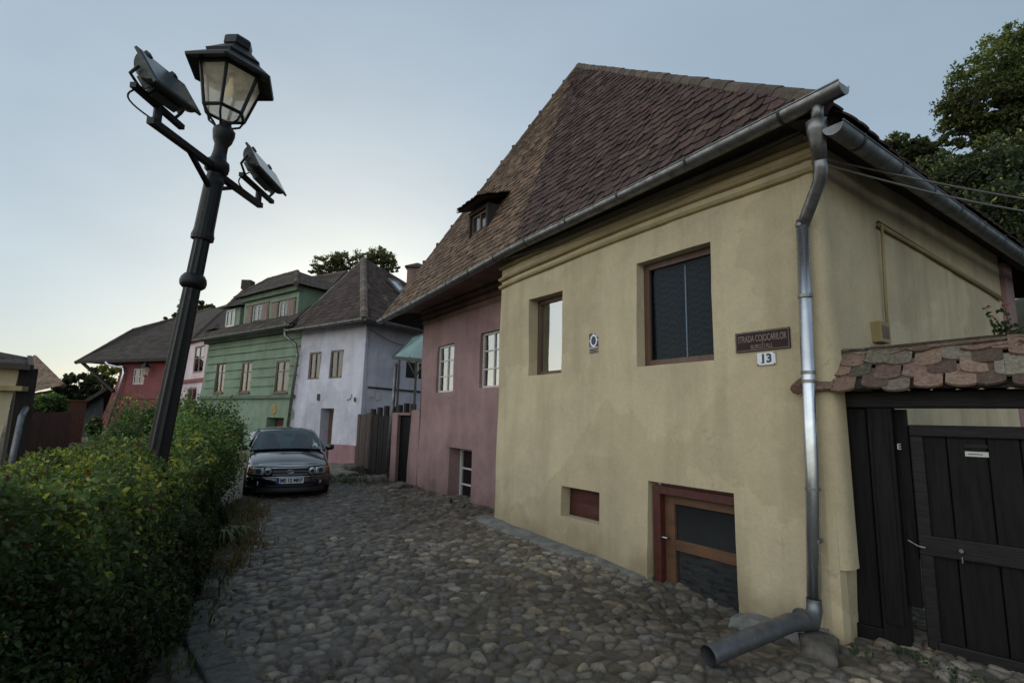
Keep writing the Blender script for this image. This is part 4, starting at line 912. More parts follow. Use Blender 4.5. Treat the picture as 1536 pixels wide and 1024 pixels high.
def hexp(h, r, k, n=6): a = 2*math.pi*(k+.5)/n; return LB+axL*h+rot*(r*math.cos(a))+ry*(r*math.sin(a))
for k in range(6):
    lan.tube([hexp(.10, .155, k), hexp(.42, .235, k)], .013, 6); lan.tube([hexp(.10, .155, k), hexp(.10, .155, k+1)], .014, 6); lan.tube([hexp(.42, .235, k), hexp(.42, .235, k+1)], .014, 6)
    lan.tube([hexp(.10, .155, k), hexp(.04, .13, k), hexp(.0, .07, k), hexp(-.03, .045, k)], .009, 6)
lf = lan.build('lantern', M['iron'], lamp)
pn = MB()
for k in range(6): pn.poly([hexp(.105, .15, k), hexp(.105, .15, k+1), hexp(.415, .23, k+1), hexp(.415, .23, k)])
pn.poly([hexp(.1, .15, k) for k in range(6)])
pn.build('pane', M['lampglass'], lf)
cp = MB(); rows = [[hexp(h, r, k) for k in range(6)] for h, r in ((.44, .18), (.405, .345), (.425, .35), (.53, .215), (.55, .225), (.57, .20), (.66, .10), (.67, .11), (.73, .11), (.75, .09))]
ix = cp.grid(rows, closed=True); cp.f.append(ix[-1]); cp.build('cap', M['iron'], lf)
cp = MB(); rows = [[hexp(h, r, k) for k in range(6)] for h, r in ((.425, .20), (.44, .17), (.45, .02))]; cp.grid(rows, closed=True); cp.build('reflector', simple('white_reflector', (.6, .57, .50), .5), lf)
em_ = NT('lamp_bulb'); em_.b.inputs['Emission Color'].default_value = (1, .72, .36, 1); em_.b.inputs['Emission Strength'].default_value = .25; em_.col((.8, .7, .5))  # bulb is unlit; faint emission paints in a reflected glimmer
bl = MB(); bl.lathe(LB+axL*.24, axL, [(0, .01), (.02, .028), (.06, .032), (.1, .025), (.13, .014), (.17, .014)], 12); bl.build('bulb', em_.m, lf, smooth=True)
# cross arms
aY0 = V((LP(3.5).x-.0, 3.18, 3.50)); AC = LP(3.50)
aA = V((-2.40, 3.17, 3.48)); aB = V((-2.39, 4.66, 3.52))
mb = MB(); mb.beam(aA, AC+V((0, -.05, 0)), .05, .045); mb.beam(aA.lerp(AC, .52), LP(3.33)+V((0, -.05, 0)), .03, .03); mb.build('arm', M['iron'], lamp)
mb = MB(); mb.beam(AC+V((0, .05, -.03)), aB, .05, .045); mb.beam(AC.lerp(aB, .45), LP(3.36)+V((0, .05, 0)), .03, .03); mb.build('arm', M['iron'], lamp)
def floodlight(c0, c1, base, label, seed):
    """c0,c1: ends of the casing axis (along Y); glass faces +X and up"""
    fl = empty('floodlight', base, label, 'floodlight', 'floodlights on the street lamp arms')
    ax = (c1-c0).normalized(); L = (c1-c0).length; nrm = V((.86, -.1, .50)).normalized(); nrm = (nrm-ax*nrm.dot(ax)).normalized(); up = ax.cross(nrm)
    if up.z < 0: up = -up
    mb = MB(); m_ = 12; rows = []
    for t, s in ((0, .0), (0, .82), (.02, 1), (L-.02, 1), (L, .82), (L, 0)):
        rows.append([c0+ax*t+nrm*(.0-.085*s*math.sin(a))+up*(.11*s*math.cos(a)) for a in [math.pi*k/m_ for k in range(m_+1)]])
    mb.grid(rows)
    mb.obox(c0, ax, up, nrm, (-.012, L+.012), (-.125, .125), (-.006, .012))
    for k in range(9):
        t = .06+(L-.12)*k/8; mb.obox(c0+ax*t, ax, up, nrm, (-.004, .004), (-.085, .01), (-.108, -.04))
    mb.obox(c0+ax*(L*.5), ax, up, nrm, (-.12, .12), (-.10, -.02), (-.115, -.06))
    hs = mb.build('housing', M['flood'], fl)
    mb = MB(); mb.obox(c0, ax, up, nrm, (.015, L-.015), (-.11, .11), (.0125, .016)); mb.build('glass', M['floodglass'], fl)
    mb = MB()
    for t in (L*.2, L*.75): mb.obox(c0+ax*t, ax, up, nrm, (-.02, .02), (.105, .14), (-.01, .025))
    mb.build('hinge', M['iron'], fl)
    b0 = V((base.x, c0.y+.02, base.z+.13)); b1 = V((base.x+.0, c1.y+.06, base.z+.13))
    mb = MB(); mb.beam(b0, b1, .04, .035)
    mb.tube([base, V((base.x, base.y, base.z+.13))], .028, 10)
    for e_, bb, s in ((c0, b0, 1), (c1, b1, -1)):
        q = e_-nrm*.03-ax*(.02*s); mb.tube([q, V((q.x-.05, q.y, (q.z+bb.z)/2)), V((bb.x, bb.y+.10*s, bb.z))], .011, 6)
    mb.build('bracket', M['iron'], fl)
    mb = MB(); n = 12; p0 = c0+ax*(L*.35)-nrm*.12; p1 = base+V((0, 0, .02))
    mb.tube([p0.lerp(p1, i/n)+V((-.10*math.sin(math.pi*i/n), -.08*math.sin(math.pi*i/n), 0)) for i in range(n+1)], .006, 6); mb.build('cable', M['blackcable'], fl)
floodlight(V((-2.32, 2.97, 3.73)), V((-2.32, 3.42, 3.79)), aA+V((0, .06, .0)), 'nearer larger floodlight on the left arm of the street lamp', 1)
floodlight(V((-2.30, 4.26, 3.82)), V((-2.30, 4.82, 3.80)), aB+V((0, -.05, .0)), 'farther smaller floodlight on the right arm of the street lamp', 2)
# ================================================================== OVERHEAD CABLES
for k, (a, b, sag, r, lb) in enumerate(((FS.p(-.1, 3.72, .15), at(1700, 320, 5.2), .05, .008, 'upper thick pale cable running from the house corner to the right'),
                            (FS.p(-.1, 3.68, .14), at(1700, 335, 5.0), .09, .008, 'lower pale cable running from the house corner to the right'),
                            (FS.p(.4, 3.78, .2), at(1700, 322, 7.0), .04, .006, 'thin dark cable behind the two pale cables'))):
    mb = MB(); n = 20; mb.tube([V(a).lerp(V(b), i/n)-V((0, 0, sag*math.sin(math.pi*i/n))) for i in range(n+1)], r, 6)
    tag(mb.build('overhead_cable', M['cable'] if k < 2 else M['blackcable'], None, smooth=True), lb, 'cable', 'cables at the house corner')
# ================================================================== CAR
def build_car():
    head = V((.44, -.90, 0)).normalized(); lat = V((-head.y, head.x, 0))*-1     # lat: towards image left of the car front
    lat = V((head.y, -head.x, 0)); O = V((-4.12, 10.05, 0.0))                    # front centre on the ground
    car = empty('parked_car', O, 'dark navy sedan parked nose out beside the green bushes', 'car')
    paint = NT('car_paint'); paint.col((.003, .005, .014)); paint.set(.2, .0, .5); paint.b.inputs['Coat Weight'].default_value = 1; paint.b.inputs['Coat Roughness'].default_value = .04; paint = paint.m
    chrome = simple('chrome', (.6, .6, .62), .15, 1, nscale=30, amt=.2); black = simple('black_plastic', (.012, .012, .013), .5)
    def P(x, y, z): return O+lat*(-x)-head*y+V((0, 0, z))        # x right seen from the front viewer, y back from nose
    def sec(y, hw, zb, zt, crown=.03):
        h = zt-zb; pts = []
        half = [(.0, zb), (.80, zb), (.94, zb+.04), (1.0, zb+.16*1), (1.0, zb+.5*h), (.985, zb+.72*h), (.93, zt-.05), (.84, zt-.008), (.5, zt+crown*.6), (.0, zt+crown)]
        L_ = [P(-a*hw, y, z) for a, z in half]; R_ = [P(a*hw, y, z) for a, z in half[::-1][1:-1]]
        return L_+R_
    hwy = lambda y: .8*(y/.34)**(1/3.2)
    st = [(y, hwy(y), .30-.12*min(1, y/.12), .645+.05*min(1, y/.2), .015) for y in (.004, .012, .03, .06, .10, .16, .24, .33)]+[(.46, .832, .18, .755, .04), (.8, .845, .18, .835, .05), (1.05, .85, .18, .885, .045),
          (1.18, .85, .18, .915, .02), (2.2, .855, .18, .95, .0), (3.2, .85, .18, .96, .0), (3.6, .845, .2, .965, .02), (3.9, .83, .22, .96, .03), (4.15, .78, .28, .93, .02), (4.22, .68, .36, .84, .02)]
    mb = MB(); rows = [sec(*s) for s in st]; ix = mb.grid(rows, closed=True); mb.f.append(ix[0][::-1]); mb.f.append(ix[-1])
    body = mb.build('body', paint, car, smooth=True, sub=2)
    # roof panel, pillars, glass and the seats behind it
    mb = MB(); cab = []
    for y, hw, z, rr in ((1.84, .60, 1.335, .05), (2.0, .605, 1.375, .06), (2.3, .60, 1.40, .06), (2.9, .60, 1.395, .06), (3.2, .60, 1.335, .05)):
        cab.append([P(-hw-.02, y, z-.075), P(-hw, y, z-.045), P(-hw*.93, y, z-.012), P(-hw*.5, y, z+rr*.35), P(0, y, z+rr*.5), P(hw*.5, y, z+rr*.35), P(hw*.93, y, z-.012), P(hw, y, z-.045), P(hw+.02, y, z-.075)])
    mb.grid(cab); mb.build('roof', paint, car, smooth=True, sub=2)
    for s in (-1, 1):
        for a, b, r_ in (((.765, 1.14, .91), (.60, 1.88, 1.30), .032), ((.80, 2.42, .93), (.615, 2.38, 1.32), .04), ((.62, 3.18, 1.30), (.74, 3.78, .94), .06)):
            mb = MB(); mb.tube([P(s*a[0], a[1], a[2]), P(s*(a[0]+b[0])/2+s*.015, (a[1]+b[1])/2, (a[2]+b[2])/2+.012), P(s*b[0], b[1], b[2])], [r_, r_*.9, r_*.9], 8); mb.build('pillar', paint, car, smooth=True)
    cg = glass_mat('car_glass', (.55, .74, .72), 1.6)
    mb = MB(); rows = []
    for i in range(9):
        t = i/8; y = 1.14+(1.86-1.14)*t; z = .925+(1.325-.925)*t; hw = .755+(.595-.755)*t; rows.append([P(hw*k, y-.06*(1-k*k)-.01, z+.035*(1-k*k)+.01) for k in (-1, -.75, -.5, -.25, 0, .25, .5, .75, 1)])
    mb.grid(rows); mb.build('windscreen', cg, car, smooth=True)
    mb = MB(); mb.grid([[P(-.6, 3.18, 1.31), P(0, 3.24, 1.335), P(.6, 3.18, 1.31)], [P(-.72, 3.76, .95), P(0, 3.84, .965), P(.72, 3.76, .95)]]); mb.build('rear_window', cg, car, smooth=True)
    seat = simple('seat_fabric', (.03, .035, .038), .9)
    for x in (-.36, .36):
        for y in (2.05, 2.95):
            mb = MB(); rows = []
            for z, w_, d_ in ((.6, .22, .06), (.8, .24, .07), (1.02, .22, .06), (1.08, .12, .05), (1.10, .13, .05), (1.2, .13, .05), (1.24, .08, .03)):
                rows.append([P(x+w_*math.copysign(abs(math.cos(a))**.6, math.cos(a)), y+d_*math.sin(a), z) for a in [2*math.pi*k/14 for k in range(14)]])
            ix = mb.grid(rows, closed=True); mb.f.append(ix[-1]); mb.build('seat', seat, car, smooth=True)
    mb = MB(); mb.grid([[P(-.72, 1.2, .93), P(0, 1.12, .95), P(.72, 1.2, .93)], [P(-.72, 1.6, .90), P(0, 1.6, .93), P(.72, 1.6, .90)]]); mb.build('dashboard', black if False else seat, car)
    mb = MB(); mb.obox(P(0, 1.72, 1.245), lat, -head, V((0, 0, 1)), (-.11, .11), (-.01, .01), (-.03, .03)); mb.build('rear_view_mirror', seat, car, bev=.01)
    for s in (-1, 1):
        mb = MB(); mb.poly([P(s*.775, 1.25, .94), P(s*.80, 3.6, .95), P(s*.63, 3.15, 1.30), P(s*.62, 1.92, 1.30)]); mb.build('side_window', cg, car)
        mb = MB(); mb.lathe(P(s*.93, 1.48, .97), lat, [(-.1, .03), (-.08, .06), (.0, .075), (.08, .06), (.1, .03)], 10, x0=(0, 0, 1)); mb.beam(P(s*.8, 1.45, .93), P(s*.9, 1.46, .95), .04, .03); mb.build('mirror', paint, car, smooth=True)
    # seats seen as dark forms behind the glass are left to the glass itself; wipers
    mb = MB(); mb.tube([P(-.1, 1.16, .965), P(.5, 1.15, .985)], .009, 5); mb.tube([P(-.62, 1.18, .965), P(-.05, 1.14, .985)], .009, 5); mb.build('wiper', black, car)
    # wheels
    for s in (-1, 1):
        for y in (.82, 3.35):
            mb = MB(); c = P(s*.755, y, .30); mb.lathe(c, lat, [(-.10, .20), (-.10, .28), (-.08, .305), (.08, .305), (.10, .28), (.10, .20)], 28, x0=(0, 0, 1)); w = mb.build('wheel', simple('tyre', (.012, .012, .012), .85), car, smooth=False)
            mb = MB(); mb.lathe(c, lat, [(-.105, .05), (-.10, .19), (.10, .19), (.105, .05)], 14, x0=(0, 0, 1)); mb.build('rim', chrome, w)
    # front: grille, lamps, bumper
    def nose(x): return .0+.34*abs(x/.8)**3.2+.0
    def panel(mb, xs, z0, z1, off, n=10, lean=.08, bulge=.012):
        rows = []; m = 6
        for q in range(m+1):
            z = z0+(z1-z0)*q/m; bb = bulge*math.sqrt(max(0, 1-(2*q/m-1)**2)); rows.append([P(xs[0]+(xs[1]-xs[0])*k/n, nose(xs[0]+(xs[1]-xs[0])*k/n)-off-bb+(z-.45)*lean, z) for k in range(n+1)])
        back = [P(xs[0]+(xs[1]-xs[0])*k/n, nose(xs[0]+(xs[1]-xs[0])*k/n)+.10, z1) for k in range(n+1)]; back0 = [P(xs[0]+(xs[1]-xs[0])*k/n, nose(xs[0]+(xs[1]-xs[0])*k/n)+.10, z0) for k in range(n+1)]
        a = mb.grid([back0]+rows+[back]); mb.f.append([r_[0] for r_ in a]); mb.f.append([r_[-1] for r_ in a][::-1])
    mb = MB(); panel(mb, (-.815, .815), .25, .465, .035, 32, .05, .035); bmp = mb.build('bumper', paint, car, smooth=True)
    mb = MB(); panel(mb, (-.45, .45), .27, .335, .064, 16, .05, .0); mb.build('air_intake', black, car)
    mb = MB(); panel(mb, (-.7, .7), .15, .26, .02, 16); mb.build('valance', black, car)
    mb = MB(); panel(mb, (-.78, .78), .452, .466, .05, 24, .05, .004); mb.build('bumper_trim', chrome, bmp)
    mb = MB(); panel(mb, (-.34, .34), .49, .64, .018, 8, .08, .0); gr_ = mb.build('grille', black, car)
    mb = MB(); panel(mb, (-.33, .33), .562, .572, .035, 8); panel(mb, (-.33, .33), .50, .512, .035, 8); panel(mb, (-.34, .34), .628, .642, .03, 8); mb.build('chrome_bar', chrome, gr_)
    mb = MB(); n = 20; c = P(0, -.05, .566)
    for rr_, th in ((.062, .008),):
        mb.tube([c+lat*(.062*math.cos(2*math.pi*k/n))+V((0, 0, .036*math.sin(2*math.pi*k/n))) for k in range(n+1)], .006, 6)
    mb.tube([c+lat*.035+V((0, 0, -.022)), c+lat*.018+V((0, 0, .022))], .006, 5); mb.tube([c-lat*.018+V((0, 0, -.022)), c-lat*.035+V((0, 0, .022))], .006, 5); mb.tube([c+lat*.026, c-lat*.026], .005, 5)
    mb.build('badge', chrome, gr_)
    hl = simple('headlamp_glass', (.42, .48, .52), .08, .3, spec=1, nscale=60, amt=.35); amb = simple('indicator_amber', (.42, .10, .015), .2)
    for s in (-1, 1):
        mb = MB(); panel(mb, (s*.50, s*.705) if s > 0 else (-.705, -.50), .50, .635, .022, 5, .12); h = mb.build('headlight', hl, car, smooth=True)
        mb = MB(); x = s*.60; mb.lathe(P(x, nose(x)-.035, .575), -head, [(.0, .001), (-.012, .045), (-.03, .05)], 14, x0=(0, 0, 1)); mb.build('reflector', black, h)
        mb = MB(); x = s*.425; c = P(x, nose(x)-.022, .57); mb.lathe(c, -head, [(.06, .072), (-.0, .072), (-.02, .06), (-.035, .03)], 18, x0=(0, 0, 1)); h2 = mb.build('headlight', hl, car, smooth=False)
        mb = MB(); mb.lathe(c+head*.037, -head, [(.0, .038), (-.003, .03)], 14, x0=(0, 0, 1)); mb.build('reflector', black, h2)
        mb = MB(); panel(mb, (s*.705, s*.79) if s > 0 else (-.79, -.705), .505, .63, .02, 4, .12); mb.build('indicator', amb, car, smooth=True)
        mb = MB(); x = s*.58; mb.lathe(P(x, nose(x)-.06, .33), -head, [(.05, .048), (0, .048), (-.01, .03)], 14, x0=(0, 0, 1)); mb.build('fog_light', chrome, car)
    FC = Facade((0, 0), (1, 0)); FC.A = P(0, -.095, 0); FC.e = -lat; FC.n = head
    mb = MB(); FC.box(mb, (-.26, .26), (.335, .45), (-.02, .0)); pl = mb.build('number_plate', M['enamel'], car)
    mb = MB(); FC.box(mb, (-.258, -.205), (.337, .448), (.0, .003)); mb.build('blue_band', simple('plate_blue', (.01, .04, .30), .4), pl)
    text('MS 12 MKF', FC, .025, .392, .002, .075, 'iron', pl, width=.42, bold=.004)
    return car
build_car().scale = (.91, .91, .91)
# ================================================================== LEAVES
def leaf_mesh(name, P_, size, cols, parent, nbias=(0, 0, .5), aspect=.55, seed=1):
    r = np.random.default_rng(seed); N = len(P_)
    n = r.normal(size=(N, 3))+np.array(nbias); n /= np.linalg.norm(n, axis=1)[:, None]
    a = r.normal(size=(N, 3)); a -= n*(a*n).sum(1)[:, None]; a /= np.linalg.norm(a, axis=1)[:, None]; b = np.cross(n, a)
    s = np.asarray(size)[:, None]; fold = .18*s
    v = np.stack([P_-a*s*.5, P_-a*s*.12+b*s*aspect*.5+n*fold, P_+a*s*.22+b*s*aspect*.42+n*fold, P_+a*s*.55, P_+a*s*.22-b*s*aspect*.42+n*fold, P_-a*s*.12-b*s*aspect*.5+n*fold], 1).reshape(-1, 3)
    i = np.arange(N)[:, None]*6; f = np.concatenate([i+np.array([0, 1, 2, 3]), i+np.array([0, 3, 4, 5])])
    return fast(name, v, f, np.repeat(cols, 6, 0), M['leaf'], parent)
def greens(N, base, var=.35, alt=None, afrac=0, seed=1, bright=None):
    r = np.random.default_rng(seed); c = np.tile(np.array(base), (N, 1))
    if alt is not None: m = r.random(N) < afrac; c[m] = alt
    c = c*(1+var*(r.random((N, 1))*2-1))*(1+.15*(r.random((N, 3))-.5))
    if bright is not None: c = c*bright[:, None]
    return np.clip(c, 0.002, 1)
def bush(name, blobs, nleaf, size, label, cat, base=(.08, .13, .045), alt=(.19, .20, .05), afrac=.15, seed=1, twigs=8, group=None, trunk=None, shell=.55, clusters=None):
    """blobs: (x,y,z,rx,ry,rz)"""
    r = np.random.default_rng(seed); B = np.array(blobs, float); gx, gy = B[:, 0].mean(), B[:, 1].mean()
    zb = trunk[0][2] if trunk else max(0, (B[:, 2]-B[:, 5]).min())
    root = empty(name, (float(gx if not trunk else trunk[0][0]), float(gy if not trunk else trunk[0][1]), float(zb)), label, cat, group)
    vol = B[:, 3]*B[:, 4]+B[:, 4]*B[:, 5]; k = r.choice(len(B), nleaf, p=vol/vol.sum())
    d = r.normal(size=(nleaf, 3)); d /= np.linalg.norm(d, axis=1)[:, None]
    lump = 1+.32*np.sin(d[:, 0]*5+k*1.7+seed)*np.sin(d[:, 1]*4.3+k)*np.cos(d[:, 2]*4.7+k*2.1)
    rad = (shell+(1-shell)*r.random(nleaf)**.6)*lump*(1+.12*r.normal(size=nleaf))
    P_ = B[k, :3]+d*B[k, 3:6]*rad[:, None]
    if trunk is not None:            # crown = many separate leaf clusters with sky between them
        nc = int(clusters or max(60, nleaf//110)); kc = r.choice(len(B), nc, p=vol/vol.sum()); dc = r.normal(size=(nc, 3)); dc /= np.linalg.norm(dc, axis=1)[:, None]
        CC = B[kc, :3]+dc*B[kc, 3:6]*(.25+.85*r.random(nc)**.5)[:, None]; rc = B[kc, 3]*(.09+.14*r.random(nc)); ci = r.integers(0, nc, nleaf)
        P_ = CC[ci]+r.normal(size=(nleaf, 3))*rc[ci][:, None]*np.array([.62, .62, .42]); k = kc[ci]
    clump = smoothnoise(P_[:, 0]*1.0+P_[:, 2]*.7, P_[:, 1]+P_[:, 2], 1.6/ max(.3, float(B[:, 3].mean())), seed)
    keep = r.random(nleaf) < (np.clip(.35+1.2*clump, .1, 1) if trunk is None else 1.0); P_ = P_[keep]; kk = len(P_)
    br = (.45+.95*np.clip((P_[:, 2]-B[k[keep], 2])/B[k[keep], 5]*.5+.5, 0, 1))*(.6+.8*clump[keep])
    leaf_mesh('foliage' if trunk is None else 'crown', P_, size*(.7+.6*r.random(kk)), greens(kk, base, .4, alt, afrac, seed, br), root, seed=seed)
    mb = MB(); R = random.Random(seed)
    if trunk:
        t0, t1, tr = V(trunk[0]), V(trunk[1]), trunk[2]
        mb.tube([t0, t0.lerp(t1, .5)+V((tr*.6, 0, 0)), t1], [tr, tr*.8, tr*.6], 10)
        for b in blobs:
            c = V(b[:3]); m_ = t1.lerp(c, .5)+V((R.uniform(-.3, .3), R.uniform(-.3, .3), R.uniform(-.1, .3)))*b[3]*.4
            mb.tube([t1, m_, c], [tr*.5, tr*.3, tr*.12], 6)
            for _ in range(5):
                e_ = c+V((R.uniform(-1, 1)*b[3], R.uniform(-1, 1)*b[4], R.uniform(-.7, .9)*b[5]))*.8; mb.tube([m_.lerp(c, R.random()), e_], [tr*.12, tr*.03], 5)
        mb.build('trunk', M['bark'], root)
    else:
        for _ in range(twigs):
            b = R.choice(blobs); c = V(b[:3]); e_ = c+V((R.uniform(-1, 1)*b[3], R.uniform(-1, 1)*b[4], R.uniform(.2, 1.1)*b[5])); mb.tube([V((c.x, c.y, max(0, c.z-b[5]))), e_], [.012, .004], 5)
        mb.build('stem', M['bark'], root)
    return root
# ---- hedge: a clipped privet bed along the lane
def hedge_right(y): return np.interp(y, [0, 1.5, 2.6, 3.4, 4.2, 5.0, 5.8, 7.2, 8.6, 9.6, 10.6], [-1.35, -1.60, -1.86, -2.12, -2.43, -2.80, -3.20, -3.90, -4.75, -5.35, -6.0])
def hedge_top(x, y):
    e = np.clip((hedge_right(y)-x)/.50, 0, 1); h = (.70+.20*np.exp(-((x+2.35)**2+(y-3.35)**2)/.30)+.20*smoothnoise(x, y, .8, 41)+.32*smoothnoise(x, y, 2.0, 42)+.10*smoothnoise(x, y, 6, 43)-.08)
    l = np.clip((x+np.interp(y, [0, 5.2, 7.2, 10.4], [4.8, 5.5, 6.3, 7.1]))/.6, 0, 1); n = np.clip((10.4-y)/.6, 0, 1)*np.clip((y-1.0)/.5, 0, 1)
    return h*np.sqrt(1-(1-e)**2)*np.sqrt(1-(1-l)**2)*np.sqrt(n)
hed = empty('hedge', (-4.2, 5.0, 0), 'dense clipped privet hedge with yellow green tips around the lamp post', 'hedge')
hx = np.arange(-10.5, -1.3, .12); hy = np.arange(1.0, 10.5, .12); HX, HY = np.meshgrid(hx, hy); HZ = np.clip(hedge_top(HX+.0, HY)-.14, -.05, 9); HZ[HX > hedge_right(HY)-.16] = -.05
idx = np.arange(HX.size).reshape(HX.shape); F_ = np.stack([idx[:-1, :-1], idx[:-1, 1:], idx[1:, 1:], idx[1:, :-1]], -1).reshape(-1, 4)
n_ = HX.size; fast('light_block_hull', np.stack([HX, HY, HZ], -1).reshape(-1, 3), F_, np.tile([.012, .014, .008], (n_, 1)), vcol('light_block_dark', 1, 30, .5, .02, spec=.05), hed, smooth=True)  # dark hull added beneath the leaves to block light
r = np.random.default_rng(5)
N = 150000; yy = 1.1+(r.random(N)**1.35)*9.2; xx = hedge_right(yy)-(r.random(N)**1.5)*5.0
top = hedge_top(xx, yy); zz = top-.10*r.random(N)**1.5+.03*r.normal(size=N)
N2 = 110000; y2 = 1.1+(r.random(N2)**1.5)*9.2; dep = .18*r.random(N2)**1.2; x2 = hedge_right(y2)-dep; cl = smoothnoise(y2, r.random(N2)*0, 3, 44)
z2 = r.random(N2)*(.25+hedge_top(x2-.35, y2)); x2 = x2-(z2/1.1)**2*.10+.26*(smoothnoise(y2*1.0, z2, 2.2, 45)-.5)+.14*(smoothnoise(y2, z2, 5, 46)-.5)
hole = smoothnoise(y2, z2, 3.1, 47) < .43; keep = ~hole | (r.random(N2) < .3)
x2, y2, z2 = x2[keep], y2[keep], z2[keep]
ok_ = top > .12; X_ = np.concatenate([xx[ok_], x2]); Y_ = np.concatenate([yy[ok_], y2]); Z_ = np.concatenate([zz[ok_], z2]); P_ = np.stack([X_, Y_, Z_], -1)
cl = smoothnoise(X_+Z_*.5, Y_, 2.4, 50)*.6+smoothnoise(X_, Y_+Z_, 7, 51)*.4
br = (.26+.95*np.clip(Z_/1.05, 0, 1)**1.8)*(.4+1.0*cl)  # light on top and shade lower down painted into leaf colour
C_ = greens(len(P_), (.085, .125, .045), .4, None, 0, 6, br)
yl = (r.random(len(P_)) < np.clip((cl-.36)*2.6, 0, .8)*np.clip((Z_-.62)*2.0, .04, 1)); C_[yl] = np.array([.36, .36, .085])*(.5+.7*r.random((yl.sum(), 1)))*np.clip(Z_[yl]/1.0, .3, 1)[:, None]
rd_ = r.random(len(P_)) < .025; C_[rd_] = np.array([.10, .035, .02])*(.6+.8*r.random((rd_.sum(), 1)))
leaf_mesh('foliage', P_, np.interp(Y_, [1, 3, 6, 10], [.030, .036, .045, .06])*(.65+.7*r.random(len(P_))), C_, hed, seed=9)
# sprigs poking out
R = random.Random(8); mb = MB(); sp = []
for i in range(520):
    y = 1.3+R.random()**1.3*8.5; x = float(hedge_right(y))-R.random()**1.3*4.2; z = float(hedge_top(np.array(x), np.array(y)))
    if z < .3: continue
    L = R.uniform(.05, .12)+.16*R.random()**3; e_ = V((x+R.uniform(-.05, .05), y+R.uniform(-.05, .05), z+L)); mb.tube([(x, y, z-.1), e_], [.004, .002], 4)
    for k in range(int(L/.016)): t = k*.016/L; sp.append((x+(e_.x-x)*t+R.uniform(-.02, .02), y+(e_.y-y)*t+R.uniform(-.02, .02), z+L*t))
tag(mb.build('twig', M['bark'], hed), kind='stuff')
sp = np.array(sp); leaf_mesh('sprig_leaves', sp, .03+.02*r.random(len(sp)), greens(len(sp), (.12, .15, .035), .4, None, 0, 3), hed, seed=12)
# ---- taller bushes behind the hedge
bush('bush', [(-4.95, 8.2, .78, .72, .7, .68), (-5.3, 8.8, .92, .55, .6, .62), (-4.65, 7.7, .6, .42, .5, .52)], 26000, .05, 'tall feathery green bush right behind the lamp beside the car', 'bush', seed=21)
bush('bush', [(-6.0, 8.9, .95, .75, .7, .8), (-5.6, 9.6, 1.05, .7, .6, .75)], 20000, .05, 'dark green bush between the lamp post and the tall feathery bush', 'bush', base=(.04, .08, .03), seed=22)
bush('bush', [(-7.0, 9.8, .6, .7, .6, .62), (-7.7, 9.9, .45, .5, .5, .45)], 11000, .05, 'lower green bush left of the lamp in front of the red house', 'bush', base=(.05, .09, .035), seed=23)
# dry grass and weeds at the kerb
mb = MB(); R = random.Random(4)
def tuft(cx, cy, rad, n, h, c, mb):
    for _ in range(n):
        x = cx+R.gauss(0, rad); y = cy+R.gauss(0, rad*1.4); a = R.uniform(0, 6.28); hh = h*R.uniform(.4, 1.1); w_ = .005+.004*R.random(); m = R.uniform(.6, 1.3); mb.cc = tuple(k*m for k in c)
        d = V((math.cos(a), math.sin(a), 0)); s_ = V((-d.y, d.x, 0))*w_; b = V((x, y, 0)); l = R.uniform(.2, .9)*hh
        p1 = b+d*l*.3+V((0, 0, hh*.6)); p2 = b+d*l+V((0, 0, hh*R.uniform(.7, 1)))
        i = [mb.pt(q) for q in (b-s_, b+s_, p1+s_*.8, p1-s_*.8, p2)]; mb.f += [[i[0], i[1], i[2], i[3]], [i[3], i[2], i[4]]]
for _ in range(60):
    y = R.uniform(5.5, 9.8); tuft(float(kerb_x(y))+R.uniform(-.15, .25), y, .1, 45, .16, (.13, .10, .045), mb)
for _ in range(70):
    y = R.uniform(2.2, 9.0); tuft(float(kerb_x(y))-R.uniform(.0, .3), y, .08, 35, .14, (.05, .075, .025), mb)
for _ in range(22):
    p = at(R.uniform(520, 600), R.uniform(712, 745), 12.5); q_ = V((R.uniform(-4.6, -2.9), R.uniform(12.2, 15), 0)); tuft(q_.x, q_.y, .18, 50, .12, (.045, .07, .022), mb)
for _ in range(14):
    u = R.uniform(.2, 1.6); q_ = FG.p(u, 0, R.uniform(.1, .5)); tuft(q_.x, q_.y, .05, 22, .06, (.04, .08, .03), mb)
for _ in range(30):
    u = R.uniform(0, 4.0); q_ = FP.p(u, 0, R.uniform(.05, .2)); tuft(q_.x, q_.y, .05, 12, .06, (.05, .07, .03), mb)
tag(mb.build('grass', M['leaf']), 'dry grass and weeds along the kerb and walls', 'grass', kind='stuff')
# broad-leaved weed clump hanging over the kerb
wd = empty('weed', (-3.35, 6.6, 0), 'pale long leaved weed leaning over the kerb at the hedge foot', 'weed')
mb = MB()
for _ in range(46):
    a = R.uniform(-2.6, 1.2); L = R.uniform(.2, .42); b = V((-3.42+R.uniform(-.1, .1), 6.55+R.uniform(-.15, .15), .05)); d = V((math.cos(a), math.sin(a), 0)); s_ = V((-d.y, d.x, 0)); m = R.uniform(.7, 1.3); mb.cc = (.11*m, .15*m, .05*m)
    pts = [(b+d*L*t+V((0, 0, L*1.6*t*(1.15-t))), .016*math.sin(math.pi*(.15+.85*t))+.001) for t in (0, .25, .5, .75, 1)]
    mb.grid([[p-s_*w_, p+s_*w_] for p, w_ in pts])
mb.build('leaves', M['leaf'], wd)
